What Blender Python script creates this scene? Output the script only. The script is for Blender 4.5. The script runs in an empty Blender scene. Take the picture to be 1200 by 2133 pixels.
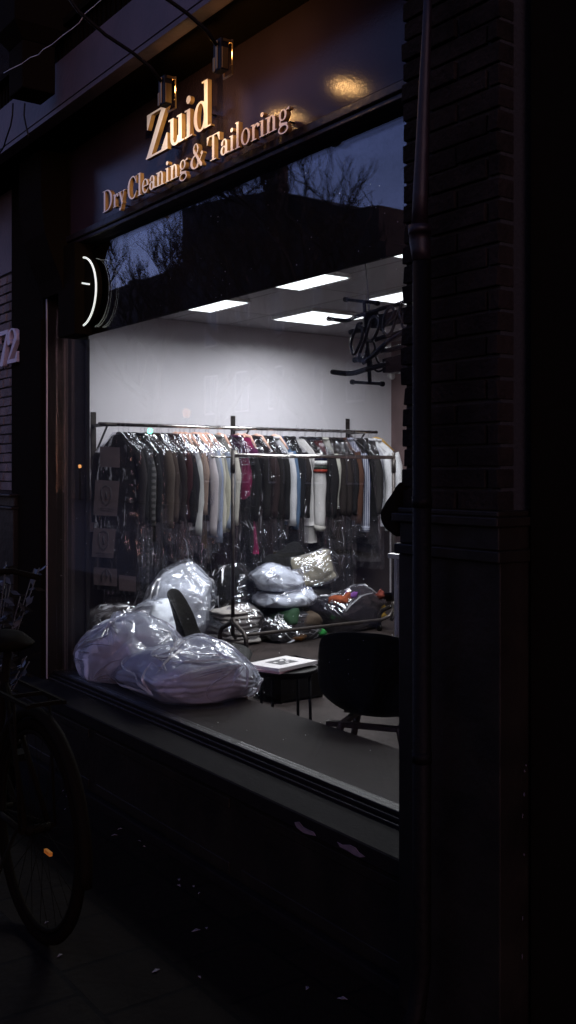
import bpy, bmesh, math, random
import numpy as np
from mathutils import Vector, noise, Matrix
R = math.radians
PSI = math.atan(1505/2100); S_, C_ = math.sin(PSI), math.cos(PSI)
FPX, HY, CAMZ, D = 2100.0, 982.0, 1.5, 2.1
scene = bpy.context.scene
col = scene.collection

# ---------------------------------------------------------------- camera model (where things stand)
def ray(px, py):
    a = (px-600)/FPX; b = (HY-py)/FPX
    return Vector((-C_+a*S_, S_+a*C_, b))
CAM = Vector((0, -D, CAMZ))
def PY(px, py, y):                 # point on the plane y = const
    d = ray(px, py); return CAM + d*((y+D)/d.y)
def PXp(px, py, x):                # point on the plane x = const
    d = ray(px, py); return CAM + d*(x/d.x)
def PZ(px, py, z):                 # point on the plane z = const
    d = ray(px, py); return CAM + d*((z-CAMZ)/d.z)
def XY(px, y): return PY(px, HY, y).x
def YX(px, x): return PXp(px, HY, x).y

# ---------------------------------------------------------------- object helpers
def tag(o, label=None, cat=None, group=None, kind=None):
    if label: o['label'] = label
    if cat: o['category'] = cat
    if group: o['group'] = group
    if kind: o['kind'] = kind
    return o
def empty(name, loc=(0,0,0), label=None, cat=None, group=None, rz=0):
    o = bpy.data.objects.new(name, None); col.objects.link(o)
    o.location = loc; o.rotation_euler.z = rz; o.empty_display_size = .1
    return tag(o, label, cat, group)
class MB:
    def __init__(s): s.v=[]; s.f=[]; s.sm=[]; s.uv={}
    def add(s, vs, fs, smooth=False):
        n=len(s.v); s.v += [tuple(v) for v in vs]
        s.f += [tuple(i+n for i in f) for f in fs]; s.sm += [smooth]*len(fs)
    def box(s, x0,x1,y0,y1,z0,z1):
        if x0>x1: x0,x1=x1,x0
        if y0>y1: y0,y1=y1,y0
        if z0>z1: z0,z1=z1,z0
        s.add([(x0,y0,z0),(x1,y0,z0),(x1,y1,z0),(x0,y1,z0),(x0,y0,z1),(x1,y0,z1),(x1,y1,z1),(x0,y1,z1)],
              [(0,3,2,1),(4,5,6,7),(0,1,5,4),(1,2,6,5),(2,3,7,6),(3,0,4,7)])
        return s
    def bar(s, a, b, w, h, up=(0,0,1)):
        a=Vector(a); b=Vector(b); d=(b-a).normalized(); u=Vector(up)
        if abs(d.dot(u))>.98: u=Vector((1,0,0))
        r=d.cross(u).normalized(); u=r.cross(d)
        vs=[p+r*sx*w/2+u*sz*h/2 for p in (a,b) for sx,sz in ((-1,-1),(1,-1),(1,1),(-1,1))]
        s.add(vs,[(3,2,1,0),(4,5,6,7),(0,1,5,4),(1,2,6,5),(2,3,7,6),(3,0,4,7)]); return s
    def tube(s, pts, r, n=8, caps=True):
        pts=[Vector(p) for p in pts]; m=len(pts)
        rs = r if isinstance(r,(list,tuple)) else [r]*m
        base=len(s.v); T0=None; u=None
        for i,p in enumerate(pts):
            t=(pts[min(i+1,m-1)]-pts[max(i-1,0)])
            t = t.normalized() if t.length>1e-9 else Vector((0,0,1))
            if u is None:
                u=t.orthogonal().normalized()
            else:
                u=(u-t*u.dot(t)); u = u.normalized() if u.length>1e-6 else t.orthogonal().normalized()
            w=t.cross(u)
            for k in range(n):
                a=2*math.pi*k/n; s.v.append(tuple(p+(u*math.cos(a)+w*math.sin(a))*rs[i]))
        for i in range(m-1):
            for k in range(n):
                a=base+i*n+k; b=base+i*n+(k+1)%n
                s.f.append((a,b,b+n,a+n)); s.sm.append(True)
        if caps:
            s.f.append(tuple(base+k for k in range(n))[::-1]); s.sm.append(False)
            s.f.append(tuple(base+(m-1)*n+k for k in range(n))); s.sm.append(False)
        return s
    def lathe(s, c, prof, n=24, axis='z', smooth=True):
        base=len(s.v); c=Vector(c)
        for (r,h) in prof:
            for k in range(n):
                a=2*math.pi*k/n
                if axis=='z': s.v.append((c.x+r*math.cos(a),c.y+r*math.sin(a),c.z+h))
                elif axis=='y': s.v.append((c.x+r*math.cos(a),c.y+h,c.z+r*math.sin(a)))
                else: s.v.append((c.x+h,c.y+r*math.cos(a),c.z+r*math.sin(a)))
        for i in range(len(prof)-1):
            for k in range(n):
                a=base+i*n+k; b=base+i*n+(k+1)%n
                s.f.append((a,b,b+n,a+n)); s.sm.append(smooth)
        s.f.append(tuple(base+k for k in range(n))[::-1]); s.sm.append(False)
        s.f.append(tuple(base+(len(prof)-1)*n+k for k in range(n))); s.sm.append(False)
        return s
    def prism(s, poly, y0, y1):    # poly in (x,z), extruded along y
        n=len(poly)
        s.add([(x,y0,z) for x,z in poly]+[(x,y1,z) for x,z in poly],
              [tuple(range(n)),tuple(range(n,2*n))[::-1]]+[(i,(i+1)%n+0,(i+1)%n+n,i+n)[::-1] for i in range(n)])
        return s
    def build(s, name, mat, parent=None, kind=None, bevel=0, fixn=True):
        me=bpy.data.meshes.new(name)
        o0=Vector((0,0,0))
        if parent is None and s.v:
            a=np.array(s.v); o0=Vector(((a[:,0].min()+a[:,0].max())/2,(a[:,1].min()+a[:,1].max())/2,a[:,2].min()))
        off = parent.matrix_world.inverted() if (parent and False) else None
        if parent is not None:
            o0=world_loc(parent)
        me.from_pydata([(v[0]-o0.x,v[1]-o0.y,v[2]-o0.z) for v in s.v],[],s.f)
        me.polygons.foreach_set('use_smooth', s.sm)
        if fixn:
            bm=bmesh.new(); bm.from_mesh(me); bmesh.ops.recalc_face_normals(bm,faces=bm.faces); bm.to_mesh(me); bm.free()
        me.materials.append(mat)
        o=bpy.data.objects.new(name,me); col.objects.link(o)
        if parent is not None: o.parent=parent
        else: o.location=o0
        if kind: o['kind']=kind
        if bevel:
            m=o.modifiers.new('bevel','BEVEL'); m.width=bevel; m.segments=2; m.limit_method='ANGLE'
        return o
def world_loc(o):
    p=Vector(o.location)
    while o.parent is not None:
        o=o.parent; p+=Vector(o.location)
    return p

# ---------------------------------------------------------------- materials
MATS={}
def mat(name, c, rough=.6, metal=0, spec=.5, var=0, vscale=8, bump=0, bscale=40, coat=0, c2=None, stretch=(1,1,1), emit=None, es=0, detail=4):
    m=bpy.data.materials.new(name); m.use_nodes=True; nt=m.node_tree; b=nt.nodes['Principled BSDF']
    b.inputs['Base Color'].default_value=(*c,1); b.inputs['Roughness'].default_value=rough
    b.inputs['Metallic'].default_value=metal; b.inputs['Specular IOR Level'].default_value=spec
    if coat: b.inputs['Coat Weight'].default_value=coat; b.inputs['Coat Roughness'].default_value=.08
    tc=nt.nodes.new('ShaderNodeTexCoord'); mp=nt.nodes.new('ShaderNodeMapping'); mp.inputs['Scale'].default_value=stretch
    nt.links.new(tc.outputs['Object'],mp.inputs['Vector'])
    if var or c2:
        n=nt.nodes.new('ShaderNodeTexNoise'); n.inputs['Scale'].default_value=vscale; n.inputs['Detail'].default_value=detail
        nt.links.new(mp.outputs['Vector'],n.inputs['Vector'])
        r=nt.nodes.new('ShaderNodeValToRGB')
        ca = c2 if c2 else tuple(x*(1-var) for x in c); cb = c if c2 else tuple(min(1,x*(1+var)) for x in c)
        r.color_ramp.elements[0].position=.35; r.color_ramp.elements[1].position=.65
        r.color_ramp.elements[0].color=(*ca,1); r.color_ramp.elements[1].color=(*cb,1)
        nt.links.new(n.outputs['Fac'],r.inputs['Fac']); nt.links.new(r.outputs['Color'],b.inputs['Base Color'])
    if bump:
        n=nt.nodes.new('ShaderNodeTexNoise'); n.inputs['Scale'].default_value=bscale; n.inputs['Detail'].default_value=3
        nt.links.new(mp.outputs['Vector'],n.inputs['Vector'])
        bp=nt.nodes.new('ShaderNodeBump'); bp.inputs['Strength'].default_value=bump; bp.inputs['Distance'].default_value=.01
        nt.links.new(n.outputs['Fac'],bp.inputs['Height']); nt.links.new(bp.outputs['Normal'],b.inputs['Normal'])
    if emit: b.inputs['Emission Color'].default_value=(*emit,1); b.inputs['Emission Strength'].default_value=es
    MATS[name]=m; return m
def glassy(name, ior=1.5, rough=0.0, tint=(1,1,1), dust=0):
    m=bpy.data.materials.new(name); m.use_nodes=True; nt=m.node_tree; nt.nodes.remove(nt.nodes['Principled BSDF'])
    out=nt.nodes['Material Output']; L=nt.links.new
    fr=nt.nodes.new('ShaderNodeFresnel'); ge=nt.nodes.new('ShaderNodeNewGeometry'); im=nt.nodes.new('ShaderNodeMix'); im.inputs['A'].default_value=ior; im.inputs['B'].default_value=1/ior; L(ge.outputs['Backfacing'],im.inputs['Factor']); L(im.outputs['Result'],fr.inputs['IOR'])
    t=nt.nodes.new('ShaderNodeBsdfTransparent'); t.inputs[0].default_value=(*tint,1)
    g=nt.nodes.new('ShaderNodeBsdfGlossy'); g.inputs['Roughness'].default_value=rough
    mx=nt.nodes.new('ShaderNodeMixShader'); L(fr.outputs[0],mx.inputs[0]); L(t.outputs[0],mx.inputs[1]); L(g.outputs[0],mx.inputs[2])
    last=mx
    if dust:
        tc=nt.nodes.new('ShaderNodeTexCoord'); v=nt.nodes.new('ShaderNodeTexVoronoi'); v.inputs['Scale'].default_value=38
        L(tc.outputs['Object'],v.inputs['Vector'])
        n=nt.nodes.new('ShaderNodeTexNoise'); n.inputs['Scale'].default_value=2.2; L(tc.outputs['Object'],n.inputs['Vector'])
        # dot radius per cell: only a few cells carry a speck
        wn=nt.nodes.new('ShaderNodeSeparateColor'); L(v.outputs['Color'],wn.inputs[0])
        a=nt.nodes.new('ShaderNodeMath'); a.operation='POWER'; a.inputs[1].default_value=5; L(wn.outputs[0],a.inputs[0])
        a2=nt.nodes.new('ShaderNodeMath'); a2.operation='MULTIPLY'; L(a.outputs[0],a2.inputs[0]); L(n.outputs['Fac'],a2.inputs[1])
        a3=nt.nodes.new('ShaderNodeMath'); a3.operation='MULTIPLY'; a3.inputs[1].default_value=.17; L(a2.outputs[0],a3.inputs[0])
        c=nt.nodes.new('ShaderNodeMath'); c.operation='LESS_THAN'; L(v.outputs['Distance'],c.inputs[0]); L(a3.outputs[0],c.inputs[1])
        tl=nt.nodes.new('ShaderNodeBsdfTranslucent'); tl.inputs[0].default_value=(.8,.8,.8,1)
        df=nt.nodes.new('ShaderNodeBsdfDiffuse'); ad=nt.nodes.new('ShaderNodeMixShader'); ad.inputs[0].default_value=.3
        L(tl.outputs[0],ad.inputs[1]); L(df.outputs[0],ad.inputs[2])
        m2=nt.nodes.new('ShaderNodeMath'); m2.operation='MULTIPLY'; m2.inputs[1].default_value=.75; L(c.outputs[0],m2.inputs[0])
        mx2=nt.nodes.new('ShaderNodeMixShader'); L(m2.outputs[0],mx2.inputs[0]); L(mx.outputs[0],mx2.inputs[1]); L(ad.outputs[0],mx2.inputs[2]); last=mx2
    L(last.outputs[0],out.inputs[0]); MATS[name]=m; return m
def film(name, haze=.10, gloss=.5, rough=.12, bscale=14, bstr=.6, tint=(.9,.9,.93), stretch=(1,1,1), dist=.02, crease=.5):
    """clear polythene: mostly see-through, a little milky, sharp highlights along its creases"""
    m=bpy.data.materials.new(name); m.use_nodes=True; nt=m.node_tree; nt.nodes.remove(nt.nodes['Principled BSDF'])
    out=nt.nodes['Material Output']; L=nt.links.new
    tc=nt.nodes.new('ShaderNodeTexCoord'); mp=nt.nodes.new('ShaderNodeMapping'); mp.inputs['Scale'].default_value=stretch
    L(tc.outputs['Object'],mp.inputs['Vector'])
    nz=nt.nodes.new('ShaderNodeTexNoise'); nz.inputs['Scale'].default_value=bscale*.35; nz.inputs['Detail'].default_value=2; L(mp.outputs[0],nz.inputs['Vector'])
    mixv=nt.nodes.new('ShaderNodeMix'); mixv.data_type='VECTOR'; mixv.inputs['Factor'].default_value=.12
    L(mp.outputs[0],mixv.inputs['A']); L(nz.outputs['Color'],mixv.inputs['B'])
    rd=nt.nodes.new('ShaderNodeTexNoise'); rd.noise_type='RIDGED_MULTIFRACTAL'; rd.inputs['Scale'].default_value=bscale*.5; rd.inputs['Detail'].default_value=3; rd.inputs['Roughness'].default_value=.45; rd.inputs['Offset'].default_value=1; rd.inputs['Gain'].default_value=1.6
    L(mixv.outputs['Result'],rd.inputs['Vector'])
    vo=nt.nodes.new('ShaderNodeTexVoronoi'); vo.feature='F1'; vo.inputs['Scale'].default_value=bscale*.8; L(mixv.outputs['Result'],vo.inputs['Vector'])
    ad=nt.nodes.new('ShaderNodeMath'); ad.operation='MULTIPLY_ADD'; ad.inputs[1].default_value=.6; L(vo.outputs['Distance'],ad.inputs[0]); L(rd.outputs['Fac'],ad.inputs[2])
    bp=nt.nodes.new('ShaderNodeBump'); bp.inputs['Strength'].default_value=bstr; bp.inputs['Distance'].default_value=dist
    L(ad.outputs[0],bp.inputs['Height'])
    lw=nt.nodes.new('ShaderNodeLayerWeight'); lw.inputs['Blend'].default_value=.35; L(bp.outputs[0],lw.inputs['Normal'])
    t=nt.nodes.new('ShaderNodeBsdfTransparent'); t.inputs[0].default_value=(*tint,1)
    d=nt.nodes.new('ShaderNodeBsdfDiffuse'); d.inputs[0].default_value=(.8,.8,.85,1); L(bp.outputs[0],d.inputs['Normal'])
    g=nt.nodes.new('ShaderNodeBsdfGlossy'); g.inputs['Roughness'].default_value=rough; g.inputs[0].default_value=(.95,.96,1,1); L(bp.outputs[0],g.inputs['Normal'])
    ed=nt.nodes.new('ShaderNodeMapRange'); ed.inputs['From Min'].default_value=1.55; ed.inputs['From Max'].default_value=2.0; ed.inputs['To Min'].default_value=0; ed.inputs['To Max'].default_value=crease; L(rd.outputs['Fac'],ed.inputs['Value'])
    hz=nt.nodes.new('ShaderNodeMath'); hz.operation='ADD'; hz.use_clamp=True; hz.inputs[1].default_value=haze; L(ed.outputs[0],hz.inputs[0])
    m1=nt.nodes.new('ShaderNodeMixShader'); L(hz.outputs[0],m1.inputs[0]); L(t.outputs[0],m1.inputs[1]); L(d.outputs[0],m1.inputs[2])
    mr=nt.nodes.new('ShaderNodeMapRange'); mr.inputs['To Min'].default_value=gloss*.25; mr.inputs['To Max'].default_value=gloss; L(lw.outputs['Fresnel'],mr.inputs['Value'])
    m2=nt.nodes.new('ShaderNodeMixShader'); L(mr.outputs[0],m2.inputs[0]); L(m1.outputs[0],m2.inputs[1]); L(g.outputs[0],m2.inputs[2])
    L(m2.outputs[0],out.inputs[0]); MATS[name]=m; return m
def brickmat(name, c1, c2, mort, bw, bh, ms=.008, rough=.85, axes='xz'):
    m=bpy.data.materials.new(name); m.use_nodes=True; nt=m.node_tree; b=nt.nodes['Principled BSDF']; L=nt.links.new
    tc=nt.nodes.new('ShaderNodeTexCoord'); sp=nt.nodes.new('ShaderNodeSeparateXYZ'); cb=nt.nodes.new('ShaderNodeCombineXYZ')
    L(tc.outputs['Object'],sp.inputs[0]); L(sp.outputs[0],cb.inputs[0]); L(sp.outputs[2 if axes=='xz' else 1],cb.inputs[1])
    br=nt.nodes.new('ShaderNodeTexBrick'); L(cb.outputs[0],br.inputs['Vector']); br.inputs['Scale'].default_value=1
    br.inputs['Brick Width'].default_value=bw; br.inputs['Row Height'].default_value=bh; br.inputs['Mortar Size'].default_value=ms
    br.inputs['Color1'].default_value=(*c1,1); br.inputs['Color2'].default_value=(*c2,1); br.inputs['Mortar'].default_value=(*mort,1)
    nz=nt.nodes.new('ShaderNodeTexNoise'); nz.inputs['Scale'].default_value=30; nz.inputs['Detail'].default_value=5; L(tc.outputs['Object'],nz.inputs['Vector'])
    mx=nt.nodes.new('ShaderNodeMix'); mx.data_type='RGBA'; mx.blend_type='MULTIPLY'; mx.inputs['Factor'].default_value=.6
    L(br.outputs['Color'],mx.inputs['A']); L(nz.outputs['Fac'],mx.inputs['B']); L(mx.outputs['Result'],b.inputs['Base Color'])
    b.inputs['Roughness'].default_value=rough; b.inputs['Specular IOR Level'].default_value=.05
    ad=nt.nodes.new('ShaderNodeMath'); ad.operation='MULTIPLY_ADD'; ad.inputs[1].default_value=-1.0; L(br.outputs['Fac'],ad.inputs[0]); L(nz.outputs['Fac'],ad.inputs[2])
    bp=nt.nodes.new('ShaderNodeBump'); bp.inputs['Distance'].default_value=.006; bp.inputs['Strength'].default_value=.8; L(ad.outputs[0],bp.inputs['Height']); L(bp.outputs[0],b.inputs['Normal'])
    MATS[name]=m; return m

M_black=mat('black_paint',(.006,.0045,.003),.5,spec=.12,var=.4,vscale=6,bump=.25,bscale=25)
M_blackmatt=mat('black_matt_paint',(.005,.0035,.002),.9,spec=.02,bump=.2,bscale=30)
M_fascia=mat('fascia_paint',(.025,.0155,.0195),.17,spec=.2,bump=.07,bscale=170,var=.12,vscale=3,stretch=(1,1,.6))
M_band=mat('band_render',(.052,.032,.036),.6,var=.18,vscale=5,bump=.2,bscale=40)
M_trim=mat('trim_paint',(.012,.008,.008),.34,spec=.3,bump=.25,bscale=30,var=.2,vscale=10)
M_frame=mat('window_frame_paint',(.005,.0035,.0025),.5,spec=.12,bump=.3,bscale=18,var=.3,vscale=14,stretch=(1,1,.2))
M_sill=mat('sill_stone',(.0045,.0035,.003),.75,spec=.05,var=.3,vscale=30,bump=.08,bscale=80)
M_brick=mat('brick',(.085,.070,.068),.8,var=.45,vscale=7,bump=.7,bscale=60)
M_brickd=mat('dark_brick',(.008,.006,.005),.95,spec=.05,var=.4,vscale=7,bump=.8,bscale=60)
M_mortar=mat('mortar',(.004,.0035,.0035),.95,bump=.5,bscale=90)
M_pipe=mat('downpipe_paint',(.006,.003,.0045),.5,spec=.22,bump=.2,bscale=40,var=.3,vscale=9)
M_letter=mat('letter_face',(.84,.78,.74),.42,metal=0,bump=.1,bscale=60,var=.06,vscale=20)
M_letterside=mat('letter_side',(.20,.11,.035),.4,metal=.0,bump=.15,bscale=60,var=.2,vscale=25)
M_brass=mat('brass',(.22,.125,.04),.32,metal=.85,bump=.1,bscale=60)
M_number=mat('number_paint',(.30,.27,.34),.4,bump=.1)
M_wall=mat('plaster_wall',(.60,.58,.625),.75,var=.015,vscale=3,bump=.08,bscale=60)
M_brown=mat('brown_wall',(.13,.085,.085),.6,var=.15,vscale=4,bump=.1)
M_lower=mat('wall_lower_brown',(.05,.037,.036),.7,var=.08,vscale=3)
M_floor=mat('floor_tiles',(.022,.016,.015),.7,spec=.15,var=.3,vscale=5,bump=.2,bscale=30)
M_ledge=mat('ledge_board',(.019,.0135,.0125),.7,spec=.06,var=.14,vscale=5,bump=.08,bscale=40)
M_steel=mat('dark_steel',(.04,.033,.030),.42,metal=.6,bump=.15,bscale=50,var=.3,vscale=20)
M_chrome=mat('worn_chrome',(.55,.52,.50),.22,metal=1,bump=.1,bscale=80)
M_iron=mat('black_iron',(.004,.003,.0025),.5,spec=.12,bump=.1)
M_chair=mat('chair_shell_plastic',(.003,.0028,.0028),.7,spec=.15,bump=.05,bscale=200)
M_wood=mat('chair_wood',(.05,.03,.018),.5,var=.3,vscale=10,stretch=(4,4,.6))
M_white=mat('white_laminate',(.62,.62,.62),.5,var=.04)
M_paper=mat('paper',(.75,.72,.72),.6,var=.03,vscale=20)
M_pink=mat('pink_paper',(.6,.38,.42),.6)
M_ink=mat('ink',(.03,.03,.035),.6)
M_neon=mat('unlit_tube',(.006,.005,.005),.15,spec=.35,coat=.15)
M_duvet=mat('white_duvet',(.72,.77,.86),.85,var=.04,vscale=6,bump=.5,bscale=12)
M_cream=mat('cream_pillow',(.30,.27,.19),.85,var=.1,vscale=8,bump=.5,bscale=14)
M_linen=mat('folded_linen',(.27,.25,.235),.85,var=.12,vscale=10,bump=.5,bscale=20)
M_led=mat('led_ring',(.8,.8,.8),.5,emit=(.86,.93,.86),es=.8)
M_markrefl=mat('mark_reflection_glow',(.3,.33,.36),.5,emit=(.62,.80,.95),es=.24)
M_panel=mat('light_diffuser',(.9,.9,.9),.5,emit=(.92,.97,1.0),es=2.2)
M_panelw=mat('light_frame',(.7,.7,.7),.5)
M_wirew=mat('white_cord',(.7,.7,.7),.5)
M_hangp=mat('hanger_card',(.70,.42,.33),.6,var=.2,vscale=30)
M_hangw=mat('hanger_wood',(.50,.30,.08),.5)
M_hangm=mat('hanger_wire',(.25,.25,.27),.3,metal=.9)
M_bark=mat('bark',(.018,.015,.014),.9,bump=.6,bscale=10)
M_far=mat('far_building',(.022,.018,.018),.85,var=.3,vscale=1)
M_farroof=mat('far_roof',(.015,.014,.017),.8,var=.3,vscale=1)
M_farwin=mat('far_window',(.02,.02,.025),.1)
M_tyre=mat('tyre_rubber',(.004,.003,.002),.95,spec=.0,bump=.4,bscale=120)
M_bike=mat('bike_paint',(.004,.003,.0015),.8,spec=.02)
M_reflector=mat('orange_reflector',(.75,.30,.04),.3,emit=None)
M_red=mat('red_reflector',(.55,.05,.02),.3)
M_peel=mat('peeled_undercoat',(.07,.045,.05),.8,var=.3,vscale=30)
M_litter=mat('litter_paper',(.09,.08,.085),.8,var=.3,vscale=30)
M_leaf=mat('leaf_green',(.012,.013,.010),.5,var=.4,vscale=20)
M_asphalt=mat('asphalt',(.016,.011,.005),.85,var=.3,vscale=20,bump=.5,bscale=80)
M_pave=brickmat('paving',(.0075,.0052,.0026),(.0058,.004,.002),(.0025,.0018,.001),.30,.30,.008,axes='xy',rough=.9)
M_glass=glassy('window_glass',1.5,0,dust=1)
M_glassp=glassy('plain_glass',1.5,0)
FILM_V=film('garment_film',haze=.004,gloss=.28,rough=.12,bscale=10,bstr=.5,stretch=(1.6,1.6,.35),dist=.02,crease=.12)
FILM_D=film('dark_garment_film',haze=.006,gloss=.20,rough=.10,bscale=13,bstr=.8,stretch=(1.3,1.3,.6),dist=.03,crease=.06)
FILM_B=film('duvet_film',haze=.03,gloss=.50,rough=.15,bscale=10,bstr=.6,dist=.02,crease=.30,stretch=(1,.5,1.1))
FILM_C=film('clutter_film',haze=.006,gloss=.50,rough=.09,bscale=9,bstr=.7,dist=.02,crease=.12)
FILM_F=film('film_fold',haze=.42,gloss=.80,rough=.25,bscale=20,bstr=.1,dist=.005,crease=.0)
FILM_G=film('film_fold_thin',haze=.14,gloss=.6,rough=.15,bscale=20,bstr=.1,dist=.005,crease=.0)
def folds(m,nu,rows,count,seed,parent,ln=(4,12),rad=.0035,mt=None,jr=None,fan=6,lift=.003,steep=1.0,name='film_folds'):
    """pinched folds of the film: slim three-sided ridges fanning out from gathered points on its surface"""
    r=random.Random(int(seed*991)+7); g=MB(); V=[Vector(v) for v in m.v[:nu*rows]]
    c=Vector((0,0,0))
    for v in V: c+=v
    c/=len(V); j0,j1=jr or (int(rows*.30),int(rows*.92))
    k=0
    while k<count:
        hi,hj=r.uniform(0,nu),r.uniform(j0,j1); a0=r.uniform(0,6.28)
        for q in range(r.randint(2,fan)):
            a=a0+r.gauss(0,.45); L=r.uniform(*ln); n=max(3,int(L)); pts=[]
            di,dj=math.cos(a),math.sin(a)*steep; bend=r.uniform(-.04,.04)
            i,j=hi+r.uniform(-1,1),hj+r.uniform(-1,1)
            for w in range(n+1):
                jj=min(max(j,1),rows-2); i0,jb=int(i)%nu,int(jj); fi,fj=i-math.floor(i),jj-jb
                A=V[jb*nu+i0]; B=V[jb*nu+(i0+1)%nu]; C_2=V[min(jb+1,rows-1)*nu+i0]; p=A+(B-A)*fi+(C_2-A)*fj
                o=(p-c); o.z*=.6; o.normalize(); pts.append(p+o*lift)
                di,dj=di-dj*bend,dj+di*bend; i+=di*L/n; j+=dj*L/n
            mid=r.uniform(.1,.5); R0=rad*r.uniform(.5,1.2)
            g.tube(pts,[max(.0004,R0*(1-abs(w/n-mid)/(1-mid if w/n>mid else mid+.001))) for w in range(n+1)],3,caps=False)
            k+=1
    o0=world_loc(parent); me=parent.data; bm=bmesh.new(); bm.from_mesh(me); me.materials.append(mt or FILM_F)
    vs=[bm.verts.new((v[0]-o0.x,v[1]-o0.y,v[2]-o0.z)) for v in g.v]
    for f in g.f:
        fc=bm.faces.new([vs[i] for i in f]); fc.material_index=1; fc.smooth=False
    bm.to_mesh(me); bm.free()
_cloth={}
def cloth(c, var=.12):
    k=tuple(round(x,3) for x in c)
    if k not in _cloth: _cloth[k]=mat('cloth_%d'%len(_cloth),tuple(v*(.42 if max(c)<.45 else .56) for v in c),.9,spec=.2,var=var,vscale=9,bump=.35,bscale=25,stretch=(1,1,.3))
    return _cloth[k]
def stripemat(name, c1, c2, scale, direction='X', check=False):
    m=bpy.data.materials.new(name); m.use_nodes=True; nt=m.node_tree; b=nt.nodes['Principled BSDF']; L=nt.links.new
    tc=nt.nodes.new('ShaderNodeTexCoord')
    w=nt.nodes.new('ShaderNodeTexWave'); w.bands_direction=direction; w.inputs['Scale'].default_value=scale; w.inputs['Distortion'].default_value=.6
    L(tc.outputs['Object'],w.inputs['Vector']); r=nt.nodes.new('ShaderNodeValToRGB'); r.color_ramp.interpolation='CONSTANT'
    r.color_ramp.elements[0].color=(*c1,1); r.color_ramp.elements[1].color=(*c2,1); r.color_ramp.elements[1].position=.5
    if check:
        w2=nt.nodes.new('ShaderNodeTexWave'); w2.bands_direction='Z'; w2.inputs['Scale'].default_value=scale; L(tc.outputs['Object'],w2.inputs['Vector'])
        mm=nt.nodes.new('ShaderNodeMath'); mm.operation='MULTIPLY'; L(w.outputs['Fac'],mm.inputs[0]); L(w2.outputs['Fac'],mm.inputs[1]); L(mm.outputs[0],r.inputs['Fac'])
        r.color_ramp.elements[1].position=.35
    else: L(w.outputs['Fac'],r.inputs['Fac'])
    L(r.outputs['Color'],b.inputs['Base Color']); b.inputs['Roughness'].default_value=.9
    return m

# ================================================================ SETTING
G=0.0
mb=MB(); mb.box(-60,60,-60,60,-.4,-.13); road=mb.build('ground',M_asphalt,kind='structure')
mb=MB(); mb.box(-30,12,-4.2,-.0,-.13,0); mb.build('pavement',M_pave,kind='structure')
XW=-8.80; YB=YX(815,XW); CEIL=3.0; XR=-1.45
# interior shell
mb=MB(); mb.box(XW,XR,.10,YB,-.12,.004); mb.build('floor',M_floor,kind='structure')
def ceilmat():
    m=bpy.data.materials.new('ceiling_tiles'); m.use_nodes=True; nt=m.node_tree; b=nt.nodes['Principled BSDF']; L=nt.links.new
    tc=nt.nodes.new('ShaderNodeTexCoord'); mp=nt.nodes.new('ShaderNodeMapping'); mp.inputs['Location'].default_value=(.04,.33,0); L(tc.outputs['Object'],mp.inputs[0])
    br=nt.nodes.new('ShaderNodeTexBrick'); br.offset=0; L(mp.outputs[0],br.inputs['Vector']); br.inputs['Scale'].default_value=1
    br.inputs['Brick Width'].default_value=1.4; br.inputs['Row Height'].default_value=.66; br.inputs['Mortar Size'].default_value=.010
    br.inputs['Color1'].default_value=(.24,.225,.24,1); br.inputs['Color2'].default_value=(.21,.20,.215,1); br.inputs['Mortar'].default_value=(.10,.085,.085,1)
    L(br.outputs['Color'],b.inputs['Base Color']); b.inputs['Roughness'].default_value=.8; return m
mb=MB(); mb.box(XW,XR,.45,YB,CEIL,CEIL+.1); mb.build('ceiling',ceilmat(),kind='structure')
mb=MB(); mb.box(XW-.15,XW,.10,YB+.15,-.12,CEIL+.1); mb.build('side_wall',M_wall,kind='structure')
mb=MB(); mb.box(XW,XR,YB,YB+.15,-.12,CEIL+.1); mb.build('back_wall',M_brown,kind='structure')
mb=MB(); mb.box(XR,XR+.15,.10,YB+.15,-.12,CEIL+.1); mb.build('right_wall',M_brown,kind='structure')
mb=MB(); mb.box(XW+.001,XW+.006,.12,YB-.03,.10,.93); mb.build('lower_wall_strip',M_lower,kind='structure')  # darker brown strip over the lower part of the side wall
# dark skirting strip along side wall and back wall
mb=MB(); mb.box(XW+.002,XW+.02,.12,YB-.02,.006,.10); mb.box(XW+.02,XR-.002,YB-.02,YB-.002,.006,.10); mb.build('skirting',M_frame,kind='structure')

# ================================================================ SHOP BUILDING (facade)
XL=XY(118,0.0)         # left end of the glass
PIERX=XY(841,-.18)
zs_out=PY(615,1682,-.18).z   # outer sill edge height
zg=PY(615,1596,0).z          # glass bottom
zf0=PY(490,366,-.18).z       # fascia bottom
print('XL',XL,'sill',zs_out,'glassbottom',zg,'fascia0',zf0,'YB',YB)
SILL=.405; GB=.455; F0=2.628; F1=3.089; FY=-.045
shop=empty('shop_building',(-3.4,0,0),'dark painted shopfront of a dry cleaner with a large lit display window','building')
# stallriser with recessed panels
mb=MB(); mb.box(-7.5,-1.95,-.15,.0,0,SILL-.06)
for x0 in (-6.6,-5.4,-4.2,-3.0):
    mb.box(x0,x0+1.12,-.156,-.15,.05,.09); mb.box(x0,x0+1.12,-.156,-.15,SILL-.12,SILL-.085)
mb.build('stallriser',M_black,shop,bevel=.003)
mb=MB(); mb.box(-7.5,-1.95,-.185,-.15,-.001,.042); mb.build('plinth_kerb',M_sill,shop,bevel=.006)
mb=MB(); mb.prism([(-7.5,0),(-7.5,0)],0,0) if False else None
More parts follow.
